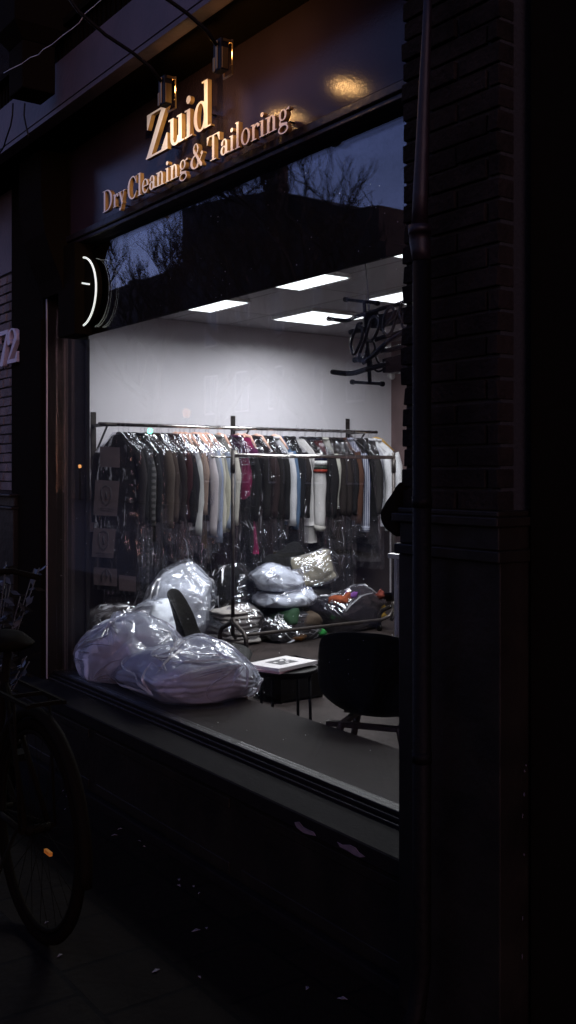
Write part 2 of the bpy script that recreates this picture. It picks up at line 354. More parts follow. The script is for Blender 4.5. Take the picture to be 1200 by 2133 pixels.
# sill: sloping stone with nosing
mb.v=[];mb.f=[];mb.sm=[]
prof=[(-.18,SILL-.06),(-.192,SILL-.05),(-.192,SILL-.004),(-.186,SILL),(-.05,SILL+.012),(-.05,SILL-.06)]
n=len(prof); xs=[-7.5,-1.95]
mb.add([(xs[0],y,z) for y,z in prof]+[(xs[1],y,z) for y,z in prof],[tuple(range(n)),tuple(range(n,2*n))[::-1]]+[(i,i+n,(i+1)%n+n,(i+1)%n) for i in range(n)])
mb.build('outer_sill',M_sill,shop)
# lower frame moulding (stepped)
mb=MB(); mb.box(XL,-1.95,-.05,.03,SILL-.04,SILL+.022); mb.box(XL,-1.95,-.035,.03,SILL+.022,SILL+.036); mb.box(XL,-1.95,-.02,.03,SILL+.036,GB)
win=mb.build('window_frame',M_frame,shop,bevel=.003)
mb=MB(); mb.box(XL,-1.95,-.003,.003,GB+.001,F0-.0065); mb.build('glass_pane',M_glass,win)
mb=MB(); mb.box(XL,-1.95,.017,.022,GB+.001,F0-.0065); mb.build('inner_pane',M_glassp,win)  # second pane added so the glass mirrors more of the sky
mb=MB(); mb.box(XL-.035,XL-.001,-.05,.03,SILL,F0-.0065); mb.build('left_stile',M_frame,win)
mb=MB(); mb.box(XL-.005,XL+.002,-.056,-.0505,SILL,F0-.01); mb.build('metal_bead',mat('bead_metal',(.30,.27,.26),.35,metal=.3),win)
# bulkhead behind the transom
zb=PY(185,700,.10).z; zb2=PY(805,530,.10).z; BH=(zb+zb2)/2; print('bulkhead',zb,zb2)
mb=MB(); mb.box(XL,-1.5,.10,.118,BH,CEIL+.1); mb.box(XL,-1.5,.1185,.45,CEIL-.001,CEIL+.1); mb.build('window_bulkhead',M_blackmatt,shop)
# interior reveal return
xr=XL-.001; yr=YX(185,XL)
mb=MB(); mb.box(XL-.06,XL-.001,.03,yr,GB-.06,CEIL); mb.box(XL-.001,XL+.012,yr-.02,yr,GB,BH); mb.build('interior_reveal',mat('reveal_board',(.012,.010,.009),.4,spec=.3,bump=.1,var=.2,vscale=5,stretch=(3,3,.3)),shop)
# wall left of the glass (black pilaster) and interior backing
mb=MB(); mb.box(-5.52,XL-.036,-.06,.09,0,3.2); 
mb.box(-5.36,-5.05,-.075,-.06,.1,2.3)
mb.build('pilaster',M_blackmatt,shop,bevel=.004)
mb=MB(); mb.box(XW-.15,-5.53,.02,.095,-.1,3.2); mb.build('inner_wall',M_blackmatt,shop)
# display ledge inside
LZ=GB-.01; LY=.475
mb=MB(); mb.box(XL-.0005,-1.5,.031,LY,LZ-.03,LZ); 
mb.box(XL,-1.5,.031,LY-.02,.0,LZ-.031); mb.build('display_ledge',M_ledge,shop,bevel=.002)
# fascia
mb=MB(); mb.box(XL-.0355,XY(147,-.045),-.06,.099,F0-.006,3.3); mb.build('fascia_end_panel',M_blackmatt,shop)
FX0=XY(147,FY); FX1=PIERX-.002
mb=MB(); mb.box(FX0,FX1,FY,.05,F0+.0455,F1+.12); fas=mb.build('fascia',M_fascia,shop)
mb=MB(); mb.box(FX0-.01,FX1,FY-.024,.05,F0+.014,F0+.045); mb.box(FX0-.01,FX1,FY-.012,.05,F0-.006,F0+.014)
mb.build('fascia_moulding',M_trim,shop,bevel=.004)

# cornice / canopy band above
CZ=F1+.005; CH=.22; CY=-.313; CH=.235
mb=MB(); mb.box(-9.5,FX1+.2,CY,.05,CZ+.02,CZ+CH); mb.build('canopy',M_band,shop)
mb=MB(); mb.box(-9.5,FX1+.2,CY+.0505,FY-.001,CZ+.006,CZ+.0195); mb.build('canopy_soffit',M_blackmatt,shop)  # underside shade put into an added black board, against lamp spill
mb=MB(); mb.box(-9.5,FX1+.2,CY-.012,CY+.05,CZ,CZ+.0195); mb.box(-9.5,FX1+.2,CY-.006,CY-.0005,CZ+.032,CZ+.040); mb.build('canopy_drip_mould',M_band,shop)
# ribbed lead soffit above canopy and dark wall over
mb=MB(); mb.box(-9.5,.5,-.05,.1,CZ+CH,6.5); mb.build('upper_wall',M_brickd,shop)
mb=MB(); mb.box(-9.5,FX1+.2,CY-.02,-.05,CZ+CH+.12,CZ+CH+.15)
for i in range(120):
    x=-7.8+i*.045; mb.box(x,x+.022,CY+.02,CY+.03,CZ+CH+.001,CZ+CH+.119)
mb.build('ribbed_vent',M_blackmatt,shop)
# console bracket at the left of the fascia
cons=MB(); cx0,cx1=XY(52,-.17),FX0+.0
prof=[(-.061,3.085),(-.20,3.085),(-.20,2.85),(-.18,2.68),(-.14,2.56),(-.10,2.47),(-.08,2.40),(-.061,2.40)]
n=len(prof); cons.add([(cx0,y,z) for y,z in prof]+[(cx1,y,z) for y,z in prof],[tuple(range(n)),tuple(range(n,2*n))[::-1]]+[(i,i+n,(i+1)%n+n,(i+1)%n) for i in range(n)])
cons.build('console_bracket',M_blackmatt,shop)
# brick pier on the right, each course laid
rnd=random.Random(4)
def brickwall(x0,x1,z0,z1,yf,bl,bh,jit,jx=0,mort=.009,stag=True):
    m=MB(); z=z0; r=0
    while z<z1-.01:
        x=x0-(bl/2 if (r%2 and stag) else 0)
        while x<x1-.01:
            a=max(x,x0)+ (rnd.uniform(-jx,jx) if x<=x0+.001 else 0); b=min(x+bl-mort,x1)
            if b-a>.015:
                dy=rnd.uniform(-jit,jit); dz=rnd.uniform(-.0015,.0015)
                q=[rnd.uniform(-.002,.002) for _ in range(4)]
                m.add([(a,yf+dy+q[0],z+dz),(b,yf+dy+q[1],z+dz),(b,yf+.06,z+dz),(a,yf+.06,z+dz),(a+q[2],yf+dy+q[2],z+dz+bh-mort),(b+q[3],yf+dy+q[3],z+dz+bh-mort),(b,yf+.06,z+dz+bh-mort),(a,yf+.06,z+dz+bh-mort)],
                  [(0,3,2,1),(4,5,6,7),(0,1,5,4),(1,2,6,5),(2,3,7,6),(3,0,4,7)])
            x+=bl
        z+=bh; r+=1
    return m
PX0=XY(841,-.18); PX1=XY(1040,-.18)
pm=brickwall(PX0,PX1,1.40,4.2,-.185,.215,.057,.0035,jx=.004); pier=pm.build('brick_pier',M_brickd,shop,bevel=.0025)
mb=MB(); mb.box(PX0+.003,PX1-.003,-.172,.09,0,4.2); mb.box(-2.0,XR,.0,.09,-.1,4.2); mb.build('pier_core',M_mortar,shop)
# pier plinth and mouldings
XPL=XY(830,-.20)
mb=MB(); mb.box(XPL,PX1+.02,-.20,.0,0,1.27); mb.box(XPL-.004,PX1+.03,-.215,-.0,1.27,1.30); mb.box(XPL+.01,PX1+.02,-.205,-.0,1.30,1.36)
mb.box(XPL-.006,PX1+.03,-.222,-.0,1.36,1.385); mb.box(XPL+.004,PX1+.02,-.208,0,1.385,1.40)
mb.build('pier_plinth',M_black,shop,bevel=.004)
# rounded corbel that sticks out beside the window
co=MB(); p0=PY(845,1062,-.16)
for (px,py,r) in (): pass
cpts=[(850,1000),(838,1022),(822,1045),(811,1065),(812,1085),(822,1102),(840,1116),(850,1118)]
pl=[PY(a,b,-.17) for a,b in cpts]
co.prism([(p.x,p.z) for p in pl],-.21,-.03); co.build('pier_corbel',M_blackmatt,shop,bevel=.012)
# neighbouring dark shopfront to the right of the pier
nb=empty('neighbour_building',(-.5,-.2,0),'black painted neighbouring facade at the right edge behind the brick pier','building')
mb=MB(); mb.box(PX1+.031,2.5,-.10,.09,0,6.5); mb.box(PX1+.25,PX1+.32,-.125,-.1005,0,2.6); mb.box(PX1+.7,PX1+.77,-.125,-.1005,0,2.6); mb.box(PX1+.25,2.5,-.14,-.1005,2.6,2.7)
mb.build('facade_wall',M_blackmatt,nb,bevel=.004)
for i,(px,py,w) in enumerate([(1092,1600,4),(1090,1655,5),(1088,1700,3),(1091,1782,3),(1090,1910,3),(1088,1993,3),(1135,28,0)]):
    pass
M_chip=mat('chip',(.05,.038,.045),.8)
for (px,py,w,h) in [(1096,1594,4,4),(1093,1606,3,6),(1092,1655,5,8),(1089,1700,2,10),(1092,1780,3,5),(1089,1913,2,9),(1088,1993,2,12),(1030,1578,3,4)]:
    p=PY(px,py,-.126); m=MB(); m.lathe((p.x,-.127,p.z),[(w*.0005,0),(w*.0006,.0012)],7,'y'); m.v=[(v[0],v[1],p.z+(v[2]-p.z)*h/w*1.1) for v in m.v]; m.build('paint_chip',M_chip,nb)
# left brick house
lb=empty('brick_building',(-6.6,0,0),'neighbouring brick house at the left edge with a dark stone plinth','building')
bx1=XY(42,-.05)
def _c(h): return h
pz0=PY(20,1028,-.05).z
pm=brickwall(-6.9,bx1,pz0+.02,2.62,-.055,.108,.0535,.003,jx=0); pm.build('brick_wall',M_brick,lb,bevel=.002)
mb=MB(); mb.box(-9.5,bx1-.004,-.045,.01,pz0,CZ+.02); mb.build('wall_core',M_mortar,lb)
mb=MB(); mb.box(-9.5,bx1+.002,-.056,-.0455,2.63,CZ-.002); mb.build('rendered_band',M_band,lb)
mb=MB(); mb.box(-9.5,bx1,-.09,.01,0,pz0-.085); mb.box(-9.5,bx1+.01,-.105,.01,pz0-.085,pz0-.07); mb.box(-9.5,bx1,-.085,.01,pz0-.07,pz0-.015); mb.box(-9.5,bx1+.012,-.115,.01,pz0-.015,pz0); mb.build('stone_plinth',M_black,lb,bevel=.004)

# peeled paint on stallriser nosing
def peel(pts,y):
    mb=MB(); n=len(pts); vs=[PY(a,b,y) for a,b in pts]; mb.add([tuple(v) for v in vs]+[(v.x,v.y+.003,v.z) for v in vs],[tuple(range(n))]+[(i,(i+1)%n,(i+1)%n+n,i+n) for i in range(n)])
    mb.build('peeled_paint',M_peel,shop)
peel([(613,1713),(622,1712),(630,1722),(640,1728),(652,1733),(657,1741),(645,1739),(632,1735),(618,1724)],-.1965)
peel([(702,1754),(712,1760),(728,1760),(740,1766),(746,1775),(760,1785),(748,1786),(736,1780),(724,1772),(708,1764)],-.1965)

# ================================================================ LETTERS (marched from implicit shapes)
def glyph(ch):
    r=lambda *a: ('r',a,[]); l=lambda *a: ('l',a,[]); c=lambda *a: ('c',a,[]); o=lambda *a,k=None: ('o',a,k or []); p=lambda *a: ('p',a,[])
    D_={
    'Z':(.95,[r(.05,.955,.9,1),r(0,0,.93,.045),p((0,0),(.22,0),(.92,1),(.70,1)),p((.05,.66),(.085,.66),(.28,1),(.05,1)),p((.93,.36),(.895,.36),(.62,0),(.93,0))]),
    'u':(.66,[r(.1,.15,.23,.6),r(.02,.565,.2,.6),o(.3,.17,.2,.19,.12,.06,k=[(0,1,.17)]),r(.43,0,.56,.6),r(.36,.565,.5,.6),r(.43,0,.64,.035)]),
    'i':(.34,[r(.1,0,.23,.6),r(.02,.565,.2,.6),r(.02,0,.31,.035),c(.165,.80,.085)]),
    'd':(.68,[o(.28,.3,.25,.315,.12,.045),r(.42,0,.55,1),r(.34,.965,.5,1),r(.42,0,.66,.035)]),
    'D':(.92,[r(.1,0,.24,1),r(0,0,.4,.035),r(0,.965,.4,1),o(.34,.5,.52,.5,.15,.045,k=[(-1,0,-.32)])]),
    'r':(.48,[r(.1,0,.23,.6),r(.02,.565,.2,.6),r(.02,0,.33,.035),o(.36,.40,.16,.2,.06,.06,k=[(0,-1,-.46)]),c(.42,.5,.07)]),
    'y':(.62,[p((.06,.6),(.21,.6),(.40,.06),(.32,-.02)),l(.5,.6,.23,-.2,.02,.025),c(.16,-.2,.065),r(0,.565,.28,.6),r(.4,.565,.61,.6)]),
    'C':(.84,[o(.44,.5,.41,.515,.15,.05,k=[(1,0,.62)]),r(.715,.64,.75,.98),l(.6,.05,.76,.28,.03,.015),l(.58,.95,.73,.72,.025,.02)]),
    'l':(.34,[r(.1,0,.23,1),r(.02,.965,.2,1),r(.02,0,.31,.035)]),
    'e':(.56,[o(.28,.3,.25,.315,.12,.045,k=[(0,-1,-.29)]),o(.28,.3,.25,.315,.12,.045,k=[(0,1,.3),(1,0,.34)]),r(.1,.285,.52,.325),l(.33,.01,.5,.14,.025,.015)]),
    'a':(.56,[r(.33,.05,.45,.44),o(.26,.42,.19,.19,.12,.045,k=[(0,-1,-.42)]),c(.125,.44,.065),o(.23,.17,.19,.185,.12,.045,k=[(1,0,.37)]),l(.4,.05,.56,.04,.04,.02)]),
    'n':(.68,[r(.1,0,.23,.6),r(.02,.565,.2,.6),r(.02,0,.31,.035),o(.33,.39,.2,.22,.13,.05,k=[(0,-1,-.39)]),r(.4,0,.53,.4),r(.33,0,.61,.035)]),
    'g':(.6,[o(.25,.41,.2,.2,.1,.04),l(.4,.52,.52,.58,.02,.02),c(.55,.565,.05),l(.14,.25,.1,.14,.025,.04),l(.12,.1,.44,.05,.055,.05),o(.27,-.1,.26,.165,.07,.045)]),
    '&':(.88,[o(.36,.77,.17,.23,.08,.045),o(.31,.26,.29,.27,.14,.045,k=[(1,0,.5)]),l(.24,.74,.7,.07,.05,.07),l(.77,.5,.46,.03,.02,.025),c(.74,.52,.07),l(.22,.5,.4,.58,.03,.02)]),
    'T':(.86,[r(.36,0,.5,1),r(.24,0,.62,.035),r(.03,.955,.83,1),p((.03,.68),(.06,.68),(.2,1),(.03,1)),p((.80,.68),(.83,.68),(.83,1),(.66,1))]),
    'o':(.58,[o(.29,.3,.26,.315,.12,.045)]),
    '7':(.66,[r(.04,.88,.62,1),p((.04,.68),(.07,.68),(.16,1),(.04,1)),l(.58,.92,.30,.04,.03,.085)]),
    '2':(.64,[o(.3,.71,.26,.29,.13,.05,k=[(0,-1,-.6)]),c(.13,.62,.085),l(.47,.64,.08,.05,.07,.03),r(.05,0,.56,.11),p((.56,0),(.6,.3),(.56,.3),(.42,.05))]),
    }
    return D_[ch]
def fieldof(pr,X,Y):
    k,a,cl=pr
    if k=='r':
        x0,y0,x1,y1=a; f=np.minimum(np.minimum(X-x0,x1-X),np.minimum(Y-y0,y1-Y))
    elif k=='c': f=a[2]-np.hypot(X-a[0],Y-a[1])
    elif k=='l':
        x0,y0,x1,y1,w0,w1=a; dx,dy=x1-x0,y1-y0; t=np.clip(((X-x0)*dx+(Y-y0)*dy)/(dx*dx+dy*dy),0,1)
        f=(w0+(w1-w0)*t)-np.hypot(X-x0-t*dx,Y-y0-t*dy)
    elif k=='o':
        cx,cy,rx,ry,tx,ty=a
        q=np.sqrt(((X-cx)/rx)**2+((Y-cy)/ry)**2)+1e-9; fo=(1-q)*np.hypot(X-cx,Y-cy)/q
        q2=np.sqrt(((X-cx)/(rx-tx))**2+((Y-cy)/(ry-ty))**2)+1e-9; fi=(q2-1)*(np.hypot(X-cx,Y-cy)+1e-3)/q2
        f=np.minimum(fo,fi)
    else:
        f=np.full(X.shape,9.); n=len(a); area=sum(a[i][0]*a[(i+1)%n][1]-a[(i+1)%n][0]*a[i][1] for i in range(n)); sg=1 if area>0 else -1
        for i in range(n):
            (x0,y0),(x1,y1)=a[i],a[(i+1)%n]; L=math.hypot(x1-x0,y1-y0)
            f=np.minimum(f,sg*((x1-x0)*(Y-y0)-(y1-y0)*(X-x0))/L)
    for nx,ny,d in cl: f=np.minimum(f,d-(nx*X+ny*Y))
    return f
def glyph_mesh(ch,h=.0125):
    adv,prs=glyph(ch); x0,x1,y0,y1=-.06,adv+.08,-.32,1.06
    nx=int((x1-x0)/h)+1; ny=int((y1-y0)/h)+1
    xs=x0+h*np.arange(nx)+.0031; ys=y0+h*np.arange(ny)+.0017; X,Y=np.meshgrid(xs,ys,indexing='ij')
    F=np.full(X.shape,-9.)
    for pr in prs: F=np.maximum(F,fieldof(pr,X,Y))
    verts=[];vid={};faces=[]
    def V(key,pt):
        if key not in vid: vid[key]=len(verts); verts.append(pt)
        return vid[key]
    for i in range(nx-1):
        for j in range(ny-1):
            cs=[(i,j),(i+1,j),(i+1,j+1),(i,j+1)]; fv=[F[c] for c in cs]
            if max(fv)<=0: continue
            poly=[]
            for k in range(4):
                a,b=cs[k],cs[(k+1)%4]; fa,fb=fv[k],fv[(k+1)%4]
                if fa>0: poly.append(V(('p',a),(xs[a[0]],ys[a[1]])))
                if (fa>0)!=(fb>0):
                    t=fa/(fa-fb); t=min(.97,max(.03,t)); key=('e',min(a,b),max(a,b))
                    poly.append(V(key,(xs[a[0]]+(xs[b[0]]-xs[a[0]])*t,ys[a[1]]+(ys[b[1]]-ys[a[1]])*t)))
            if len(poly)>=3: faces.append(tuple(poly))
    return adv,verts,faces
_gc={}
def letter_obj(ch,ox,oz,sx,sz,yfront,thick,parent,mface,mside,name='letter'):
    if ch not in _gc: _gc[ch]=glyph_mesh(ch)
    adv,vs,fs=_gc[ch]; n=len(vs)
    P0=world_loc(parent)
    V=[(ox+x*sx-P0.x,yfront-P0.y,oz+z*sz-P0.z) for x,z in vs]+[(ox+x*sx-P0.x,yfront+thick-P0.y,oz+z*sz-P0.z) for x,z in vs]
    F=[f for f in fs]; F2=[tuple(i+n for i in f)[::-1] for f in fs]
    cnt={}
    for f in fs:
        for k in range(len(f)):
            e=(f[k],f[(k+1)%len(f)]); cnt[e]=1
    side=[(b,a,a+n,b+n) for (a,b) in cnt if (b,a) not in cnt]
    me=bpy.data.meshes.new(name); me.from_pydata(V,[],F+F2+side)
    me.materials.append(mface); me.materials.append(mside)
    me.polygons.foreach_set('material_index',[0]*len(F)+[1]*(len(F2)+len(side)))
    o=bpy.data.objects.new(name,me); col.objects.link(o); o.parent=parent
    return o
def word(txt,pxl,pxr,pyb,cap,yfront,thick,parent,zb=None):
    xl=XY(pxl,yfront); xrr=XY(pxr,yfront); z0=zb
    tot=sum(glyph(c)[0] for c in txt); sx=(xrr-xl)/tot; x=xl
    for c in txt:
        letter_obj(c,x,z0,sx,cap,yfront,thick,parent,M_letter,M_letterside); x+=glyph(c)[0]*sx
YF=-.12
sign=empty('shop_sign',(-3.4,YF,2.5),'raised gilt serif lettering in two lines standing off the dark fascia under the two lamps','sign')
zb1=(PY(305,331,YF).z+PY(435,265,YF).z)/2; print('zuid base',PY(305,331,YF).z,PY(435,265,YF).z, 'top',PY(308,240,YF).z,PY(435,162,YF).z)
cap1=((PY(308,240,YF).z+PY(435,162,YF).z)/2-zb1)
word('Zuid',304,440,0,cap1,YF,.018,sign,zb=zb1)
zb2_=(PY(215,446,YF).z+PY(574,267,YF).z)/2; print('dry base',PY(215,446,YF).z,PY(574,267,YF).z,PY(215,402,YF).z)
cap2=.0955
word('Dry',214,261,0,cap2,YF,.018,sign,zb=zb2_)
word('Cleaning',265,391,0,cap2,YF,.018,sign,zb=zb2_)
word('&',396,425,0,cap2,YF,.018,sign,zb=zb2_)
word('Tailoring',430,603,0,cap2,YF,.018,sign,zb=zb2_)
for (px,py) in [(330,300),(372,262),(398,258),(425,235),(240,425),(285,395),(330,372),(375,350),(410,330),(450,312),(500,290),(550,265),(585,250)]:
    p=PY(px,py,YF+.018); mb=MB(); mb.tube([(p.x,YF+.019,p.z),(p.x,FY-.001,p.z)],.004,6); mb.build('mounting_pin',M_iron,sign)
# house number
num=empty('house_number',(XY(15,-.09),-.09,PY(15,760,-.09).z),'raised grey-violet house number 72 on the brick wall at the left edge','house number')
zn=PY(20,757,-.085).z; cn=PY(20,685,-.085).z-zn
letter_obj('7',XY(-9,-.085),zn,(XY(16,-.085)-XY(-9,-.085))/.62,cn,-.085,.027,num,M_number,M_number,'digit')
letter_obj('2',XY(13,-.085),zn,(XY(36,-.085)-XY(13,-.085))/.6,cn,-.085,.027,num,M_number,M_number,'digit')

# ================================================================ SIGN LAMPS on swan-neck arms
def sign_lamp(xc,label):
    yl=-.318; z0,z1=2.822,2.938
    t=empty('sign_lamp',(xc,yl,z0),label,'sign lamp','swan-neck lamps over the lettering')
    yb=yl+.022; x0,x1=xc-.030,xc+.030
    m=MB(); m.box(x0,x0+.004,yb,yb+.004,z0,z1); m.box(x1-.004,x1,yb,yb+.004,z0,z1); m.box(x0+.004,x1-.004,yb,yb+.004,z0,z0+.005); m.box(x0+.004,x1-.004,yb,yb+.004,z1-.005,z1)
    m.box(x0+.0,x0+.004,yl-.012,yb-.0002,z1-.012,z1-.003); m.box(x1-.004,x1,yl-.012,yb-.0002,z1-.012,z1-.003)
    m.tube([(x1-.002,yb-.001,z0+.03),(x1-.002,yb-.006,z0+.03)],.004,8); m.build('yoke_frame',M_brass,t)
    m=MB(); m.box(xc-.024,xc+.024,yl-.020,yl+.012,z0+.012,z1); m.build('lamp_body',M_iron,t,bevel=.002)
    m=MB(); m.box(xc-.007,xc+.005,yl-.0225,yl-.0202,z0+.018,z1-.004); m.box(xc+.0242,xc+.026,yl-.016,yl+.008,z0+.016,z1-.03); m.box(xc-.0235,xc-.012,yl-.0225,yl-.0202,z0+.013,z0+.06); m.build('brass_plate',M_brass,t,bevel=.0008)
    m=MB(); m.box(xc-.007,xc+.007,yl+.0125,yl+.016,z1-.042,z1-.030); m.build('led_strip',mat('warm_led',(1,.8,.5),.5,emit=(1,.55,.20),es=950),t)
    m=MB(); P=[(yl-.02,z1-.02),(yl-.06,z1+.02),(-.455,z1+.058),(-.56,z1+.095),(-.66,z1+.15),(-.74,z1+.24),(-.76,z1+.38),(-.70,z1+.50),(-.52,z1+.57),(-.25,z1+.58),(-.055,z1+.58)]
    m.tube([(xc,a,b) for a,b in P],.0065,8); m.tube([(xc,-.065,z1+.58),(xc,-.0505,z1+.58)],.03,12); m.build('swan_neck_arm',M_iron,t)
    L=bpy.data.lights.new('lamp_beam','SPOT'); L.energy=ENL; L.color=(1,.77,.50); L.spot_size=R(62); L.spot_blend=.8; L.shadow_soft_size=.012
    o=bpy.data.objects.new('lamp_beam',L); col.objects.link(o); o.parent=t; o.location=(-.040,-.035,.05)
    d=Vector((xc-.42,-.12,2.80))-Vector((xc-.04,yl-.035,z0+.05)); o.rotation_euler=d.to_track_quat('-Z','Y').to_euler()
    return t
ENL=10.5
sign_lamp(-3.25,'brass sign lamp on a curved arm directly above the letter Z, left of the two'); sign_lamp(-2.865,'brass sign lamp on a curved arm above the letter d, right of the two')

# ================================================================ DOWNPIPE
dp=empty('downpipe',(XY(880,-.3),-.3,0),'painted cast-iron downpipe leaning up the brick pier with a flared joint','downpipe')
def at(px,py): p=PY(px,py,-.27); return (p.x,p.y,p.z)
m=MB(); m.tube([at(893,-60),at(889,60),at(884,180),at(880,300),at(876,400),at(874,478)],[.0105,.012,.015,.018,.020,.022],16); m.build('upper_pipe',M_pipe,dp)
m=MB(); m.tube([at(874,470),at(874,488),at(874,489),at(875,505),at(876,520),at(879,545)],[.030,.030,.027,.028,.026,.024],20); m.build('socket',M_pipe,dp)
m=MB(); xb=at(879,545)[0]; m.tube([at(879,545),(xb,-.27,.2),(xb,-.29,.08),(xb,-.33,.03)],.0245,20)
for z in (1.42,.75): m.tube([(xb,-.27,z-.015),(xb,-.27,z+.015)],.0265,20)
m.build('lower_pipe',mat('lower_pipe_dark',(.002,.0015,.001),.6,spec=.06,bump=.3,bscale=60),dp)  # lower pipe has a darker tone than the upper pipe

# ================================================================ projecting post and cable at top left
bp_=empty('bay_bracket',(XY(25,-.5),-.5,3.0),'boxed timber bracket of the bay above, cut by the top left corner','bracket')
m=MB(); a=PY(18,205,-.5); b=PY(47,90,-.5); m.box(a.x,b.x,-.5,-.35,a.z,b.z+.02); m.build('shaft',M_blackmatt,bp_,bevel=.006)
m=MB(); zt=b.z+.02; m.add([(a.x-.03,-.55,zt+.06),(b.x+.04,-.55,zt+.06),(b.x+.04,-.33,zt+.06),(a.x-.03,-.33,zt+.06),(a.x,-.5,zt+.001),(b.x,-.5,zt+.001),(b.x,-.35,zt+.001),(a.x,-.35,zt+.001)],[(0,1,2,3),(4,7,6,5),(0,4,5,1),(1,5,6,2),(2,6,7,3),(3,7,4,0)])
m.box(a.x-.03,b.x+.04,-.55,-.04,zt+.061,zt+.4); m.build('capital',M_blackmatt,bp_)
cb=MB(); cb.tube([PY(x,y,-.52) for x,y in [(8,152),(20,145),(45,133),(63,120),(80,114),(90,103),(108,93),(128,76),(150,60),(165,48),(176,30),(182,24),(195,14),(215,-4),(240,-25)]],.0016,6)
tag(cb.build('cable',mat('cable_white',(.62,.55,.52),.5)),'thin pale cable strung along the dark wall above the canopy','cable')
cb=MB(); cb.tube([PY(x,y,-.47) for x,y in [(27,215),(26,240),(22,262),(14,285),(8,305),(0,318),(-12,330)]],.004,6)
tag(cb.build('hanging_cable',M_iron),'long black cable drooping from the bracket past the top left corner edge','cable')
cb=MB(); cb.tube([PY(x,y,-.47) for x,y in [(52,215),(50,240),(54,262),(60,285)]],.004,6)
tag(cb.build('hanging_cable',M_iron),'short black cable end hanging below the right side of the corner bracket','cable')

# ================================================================ ROUND LIT SIGN by the window
rs=empty('round_sign',(XY(170,-.05),-.05,2.2),'black round sign with a white lit ring at the top left of the window','sign')
cY=-.022; xr_=XY(211,cY); zc=PY(207,598,cY).z; RR=.176; xc=xr_-RR
m=MB(); m.lathe((xc,cY-.008,zc),[(RR-.012,0),(RR-.010,.018)],64,'y',False); m.build('disc',M_blackmatt,rs)
def arc(yc,rad,tr,xoff,name,mt,a0,a1):
    m=MB(); m.tube([(xc+xoff+rad*math.cos(R(a)),yc,zc+rad*math.sin(R(a))) for a in np.linspace(a0,a1,60)],tr,8); return m.build(name,mt,rs)
arc(cY-.013,RR-.008,.0050,-.022,'lit_ring',M_led,-100,120)

m=MB(); pa=PY(160,588,cY-.02); pb=PY(186,592,cY-.02); m.bar(pa,pb,.006,.008); pc=PY(161,601,cY-.02); pd=PY(161,619,cY-.02); m.bar(pc,pd,.006,.006); m.bar((pc.x-.006,pc.y,pc.z),(pc.x+.009,pc.y,pc.z),.006,.004); m.bar((pd.x-.006,pd.y,pd.z),(pd.x+.009,pd.y,pd.z),.006,.004); m.build('lit_mark',M_led,rs)
m=MB(); pc=PY(171,603,cY-.014); pd=PY(171,620,cY-.014); m.bar(pc,pd,.005,.006); m.bar((pc.x-.006,pc.y,pc.z),(pc.x+.008,pc.y,pc.z),.004,.004); m.build('mark_reflection',M_markrefl,rs)  # dim glowing copy that stands in for the mark's reflection in the glass
xk=XY(159.5,cY-.05)
m=MB(); m.box(xk-.20,xk,cY-.06,cY+.035,zc-.21,F0-.008); m.build('bracket_box',M_blackmatt,rs)

# ================================================================ CEILING PANEL LIGHTS
lightrects=[(-7.62,1.98),(-7.66,3.31),(-6.24,1.98),(-6.26,3.31),(-4.86,1.98),(-4.86,3.31),(-3.44,1.98),(-3.44,3.31)]
def calib():
    out=[]
    for q in [(574,664),(655,646),(752,660),(676,679),(562,594),(728,576),(629,604),(383,643),(521,629),(445,650),(767,623),(832,635),(805,530)]:
        p=PZ(q[0],q[1],CEIL-.03); out.append((q,round(p.x,2),round(p.y,2)))
    print(out)
calib()
LBL=['first square ceiling light from the left, near the side wall','large square ceiling light nearest the side wall and furthest back','square ceiling light at the middle cut by the window head','square ceiling light at the right behind the neon sign','square ceiling light peeping in at the upper right of the window','square ceiling light hidden behind the brick pier, back row','square ceiling light behind the brick pier, front row','square ceiling light furthest right, back row']
PANW=46; PSPREAD=166
for (x,y),lb_ in zip([(-7.98,2.10),(-8.02,3.47),(-6.59,2.10),(-6.60,3.47),(-5.18,2.10),(-5.18,3.47),(-3.76,2.10),(-3.76,3.47)],LBL):
    t=empty('ceiling_light',(x+.31,y+.31,CEIL),lb_,'ceiling light','square panel lights in the shop ceiling')
    w=.64
    m=MB(); m.box(x-.01,x+w+.01,y-.01,y+w+.01,CEIL-.03,CEIL-.001); m.build('frame',M_panelw,t)
    m=MB(); m.box(x+.008,x+w-.008,y+.008,y+w-.008,CEIL-.034,CEIL-.0302); m.build('diffuser',M_panel,t)
    L_=bpy.data.lights.new('panel_light','AREA'); L_.shape='SQUARE'; L_.size=w-.03; L_.energy=PANW*(.45 if (x<-7.5 and y<3) else 1.0 if x<-7.5 else .8 if x<-6 else 1.45 if (x<-5 and y<3) else .5); L_.color=(.93,.96,1.0); L_.spread=R(PSPREAD); ob=bpy.data.objects.new('panel_light',L_); col.objects.link(ob); ob.parent=t; ob.location=(w/2-.31,w/2-.31,-.036)

# small round alarm
p=PY(812,783,YB-.05)
m=MB(); m.lathe((XW+.02,PXp(812,783,XW).y,PXp(812,783,XW).z),[(.05,0),(.05,.02),(.035,.045),(.01,.05)],20,'x'); al=m.build('alarm_sounder',M_white); tag(al,'small round white alarm unit on the wall corner under the neon sign','alarm')
# door frame on back wall
m=MB(); dx0=XW+.35; m.box(dx0,dx0+.06,YB-.03,YB-.003,.1,2.1); m.box(dx0+.06,dx0+.9,YB-.03,YB-.003,2.04,2.1); m.box(dx0+.9,dx0+.96,YB-.03,YB-.003,.1,2.1)
dr=empty('inner_door',(dx0+.5,YB-.02,0),'dark brown door in the back wall glimpsed past the white shirt','door'); m.build('door_frame',M_frame,dr)
m=MB(); m.box(dx0+.061,dx0+.899,YB-.02,YB-.004,.105,2.039); m.build('door_leaf',M_brown,dr)

